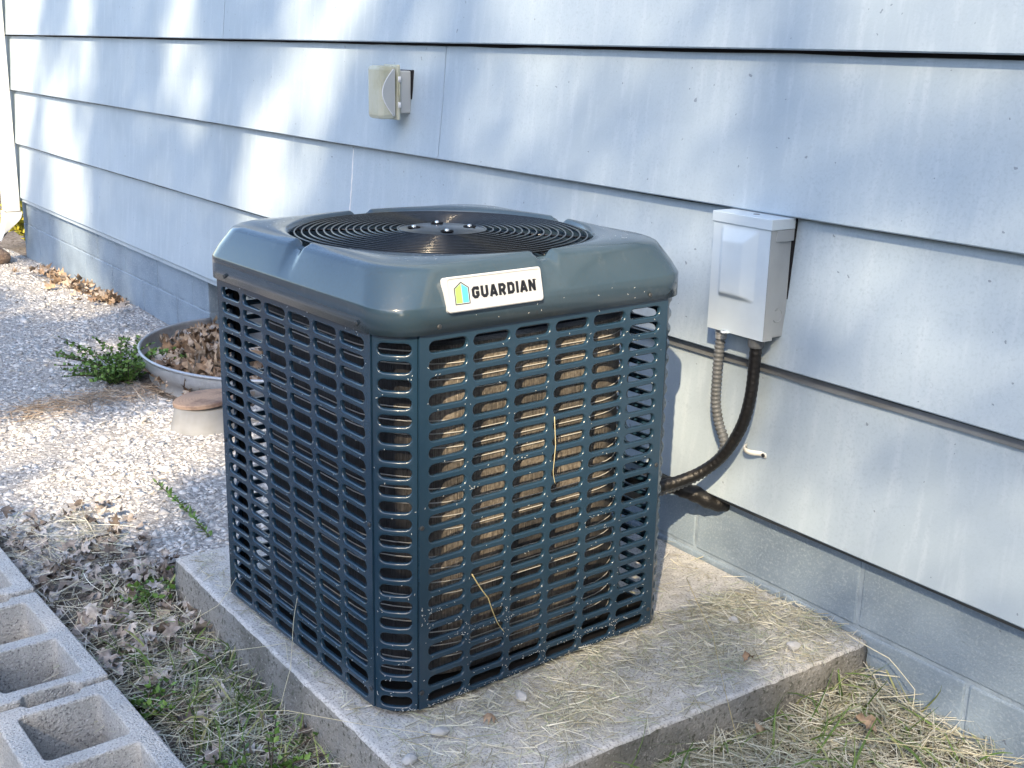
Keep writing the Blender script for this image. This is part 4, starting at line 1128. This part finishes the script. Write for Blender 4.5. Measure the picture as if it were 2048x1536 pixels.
bush('yellow_bush', 'sunlit yellow green bush behind the house corner', (-6.55, .25, -.25), 40, cat='bush', m='yellow_leaf', ls=.05, spread=.4, hgt=.4, per=30, seed=6)
def trailing(label, pts, seed, ls=.016):
    rg = np.random.default_rng(seed); t = thing('trailing_weed', label, 'weed', pts[0]); O = Vector(pts[0])
    P_ = resample(smooth_path([Vector(p)-O for p in pts], 8), .012); b = MB(); b.tube(P_, .0016, 5); b.build('stems', M['bark'], t)
    V = []; F = []; T = []
    for q in P_:
        for k in range(5):
            dv = Vector((rg.normal(), rg.normal(), rg.uniform(-.2, 1))).normalized(); sd_ = dv.orthogonal().normalized(); l = ls*rg.uniform(.6, 1.5); o = len(V)
            V += [q, q+dv*l*.5+sd_*l*.2, q+dv*l, q+dv*l*.5-sd_*l*.2]; F.append((o, o+1, o+2, o+3)); T += [rg.uniform(.3, 1)]*4
    mesh_obj('foliage', V, F, M['green_leaf'], t, tint=T)
trailing('thin trailing weed on gravel running toward the slab corner', [(-.80, -.80, -.10), (-.90, -.81, -.07), (-1.0, -.815, -.06), (-1.10, -.83, -.04)], 3)
bush('small_weed', 'small green weed sprouting at the far slab corner', (-.55, -.99, -.105), 10, ls=.014, spread=.06, hgt=.05, per=14, seed=12)
bush('small_weed', 'little green weed among leaf litter against slab side', (-.50, -1.06, -.10), 12, ls=.016, spread=.08, hgt=.05, per=14, seed=13)
bush('small_weed', 'green weed at the foot of the nearest concrete block', (-.05, -1.225, -.10), 14, ls=.014, spread=.09, hgt=.04, per=14, seed=14)
bush('small_weed', 'leafy green weed in the straw near the picture bottom', (.28, -1.14, -.10), 18, ls=.015, spread=.14, hgt=.06, per=16, seed=15)

# ------------------------------------------------------------------ trees behind the viewer that throw the dappled shade
def cover(uu, ww):
    ub = -4.97-.63*(1.33-ww) if ww > -.25 else -6.1
    if uu < ub: c = .02
    elif uu < -1.3: c = .985
    elif uu < -.6: c = .86
    else: c = .66
    if -1.35 < uu < -.5 and -1.1 < ww < -.2: c = .95
    if ww < -.2 and uu > -.5: c = .90
    if ww < -1.0 and uu > -1.6: c = .88
    if .15 < uu < .45 and ww > .3: c = .9
    for (x0, z0, x1, z1, rr, k) in LIGHTS:
        dx, dz = x1-x0, z1-z0; t = max(0, min(1, ((uu-x0)*dx+(ww-z0)*dz)/(dx*dx+dz*dz+1e-9)))
        q = math.hypot(uu-x0-t*dx, ww-z0-t*dz)/rr
        c *= 1-k*math.exp(-q**4)
    return c
LIGHTS = [(-4.3, 1.5, -4.33, 1.05, .19, .75), (-4.83, .72, -4.75, -.15, .36, 1), (-2.9, 1.5, -2.95, .98, .19, .75), (-1.52, 1.4, -2.25, .5, .25, .6),
          (-.28, -.25, -.17, .33, .25, 1.0), (.13, .45, .16, .15, .19, .7), (-5.8, -.45, -4.1, -.25, .16, 1), (-4.6, -.65, -4.2, -.5, .1, .6), (-3.35, -.40, -3.65, -.75, .10, .8),
          (-2.95, -1.12, -2.0, -.95, .19, 1), (-2.5, -.72, -2.0, -.62, .15, .9)]
rg = np.random.default_rng(99)
LV = {0: ([], []), 1: ([], [])}
SD = np.array((.95, -1.0, 1.0))
area = 9.6*4.6; per_leaf = .0085; N = int(area*4.25/per_leaf/.36)
for i in range(N):
    uu = rg.uniform(-7.2, 2.4); ww = rg.uniform(-2.8, 1.8)
    c = min(.985, cover(uu, ww)); need = -math.log(1-c)/4.25
    if uu < -.9 and rg.uniform() > .36: continue
    if rg.uniform() > need: continue
    t = rg.uniform(9, 14.5); p = np.array((uu, 0, ww))+t*SD
    k = 0 if uu > -2.4 else 1
    e = np.array(Euler((rg.uniform(0, 6.28), rg.uniform(0, 6.28), rg.uniform(0, 6.28))).to_matrix())
    f_ = 1 if uu < -.9 else .6
    if f_ < 1: need = need
    l, w = .085*f_*rg.uniform(.7, 1.3), .052*f_*rg.uniform(.7, 1.3)
    q = np.array([(-l, 0, 0), (0, -w, .01), (l, 0, 0), (0, w, .01)]) @ e.T+p
    LV[k][0].append(q); LV[k][1].append(rg.uniform())
for k, (tx, ty, lb) in enumerate([(10.4, -12.0, 'tall leafy tree behind the viewer shading the wall and unit'), (8.65, -13.0, 'second leafy tree farther left behind the viewer')]):
    t = thing('shade_tree', lb, 'tree', (tx, ty, -.2), group='trees behind the viewer')
    V = np.concatenate(LV[k][0]); T = np.repeat(LV[k][1], 4)
    mesh_obj('crown', V-np.array((tx, ty, -.2)), np.arange(len(V)).reshape(-1, 4), M['crown'], t, tint=T)
    b = MB(); b.tube([(0, 0, -.3), (.03, 0, 2), (-.02, .05, 6), (.05, 0, 10), (.0, .1, 14)], [.28, .20, .17, .12, .03], 14)
    for j in range(9):
        q = LV[k][0][(j*997) % len(LV[k][0])].mean(0)-np.array((tx, ty, -.2)); z0 = max(3.2, q[2]-2.2)
        b.tube([(0, .03, z0), (q[0]*.5, q[1]*.5, (z0+q[2])/2+.2), tuple(q)], [.06, .04, .012], 7)
    b.build('trunk', M['bark'], t)
# dark foliage added out of view on the right to keep low sky light off right-hand faces
hd = thing('added_hedge', 'added unseen dark evergreen foliage blocking low sky light from the right', 'added_hedge', (5.6, 1.0, -.2))
rg = np.random.default_rng(123); nH = 11000
P_ = np.stack([rg.uniform(-.8, .8, nH), rg.uniform(-4.4, 4.5, nH), 5.2*rg.uniform(0, 1, nH)**.9], 1)
Q = np.zeros((nH, 4, 3)); a = rg.normal(0, 1, (nH, 3)); a /= np.linalg.norm(a, axis=1)[:, None]; c_ = np.cross(a, rg.normal(0, 1, (nH, 3))); c_ /= np.linalg.norm(c_, axis=1)[:, None]
for j, (sa2, sc2) in enumerate(((-.16, 0), (0, -.09), (.16, 0), (0, .09))): Q[:, j] = P_+a*sa2+c_*sc2
mesh_obj('foliage', Q.reshape(-1, 3), np.arange(nH*4).reshape(-1, 4), M['crown'], hd, tint=np.repeat(rg.uniform(0, .5, nH), 4))  # leaves of the added unseen hedge
b = MB()
for j in range(7): b.tube([(0, -4+j*1.33, -.1), (.03, -4+j*1.33, 2), (0, -4+j*1.33, 4.6)], [.07, .05, .015], 7)
b.build('stems', M['bark'], hd)  # stems of the added unseen hedge
# leafy mass added unseen behind the viewer to block bright sky at the horizon
tl = thing('added_horizon_hedge', 'added unseen leafy screen far behind the viewer blocking horizon sky', 'added_hedge', (2.0, -17.0, -.2))
rg = np.random.default_rng(321); nH = 16000
P_ = np.stack([rg.uniform(-24, 20, nH), rg.uniform(-1.5, 1.5, nH), 5.0*rg.uniform(0, 1, nH)**.85], 1)
Q = np.zeros((nH, 4, 3)); a = rg.normal(0, 1, (nH, 3)); a /= np.linalg.norm(a, axis=1)[:, None]; c_ = np.cross(a, rg.normal(0, 1, (nH, 3))); c_ /= np.linalg.norm(c_, axis=1)[:, None]
for j, (sa2, sc2) in enumerate(((-.3, 0), (0, -.17), (.3, 0), (0, .17))): Q[:, j] = P_+a*sa2+c_*sc2
mesh_obj('foliage', Q.reshape(-1, 3), np.arange(nH*4).reshape(-1, 4), M['crown'], tl, tint=np.repeat(rg.uniform(0, .8, nH), 4))  # leaves of the added horizon screen
b = MB()
for j in range(16): b.tube([(-23+j*2.8, 0, -.1), (-23+j*2.8+.05, 0, 3), (-23+j*2.8, .1, 4.4)], [.12, .08, .02], 7)
b.build('stems', M['bark'], tl)  # stems of the added horizon screen
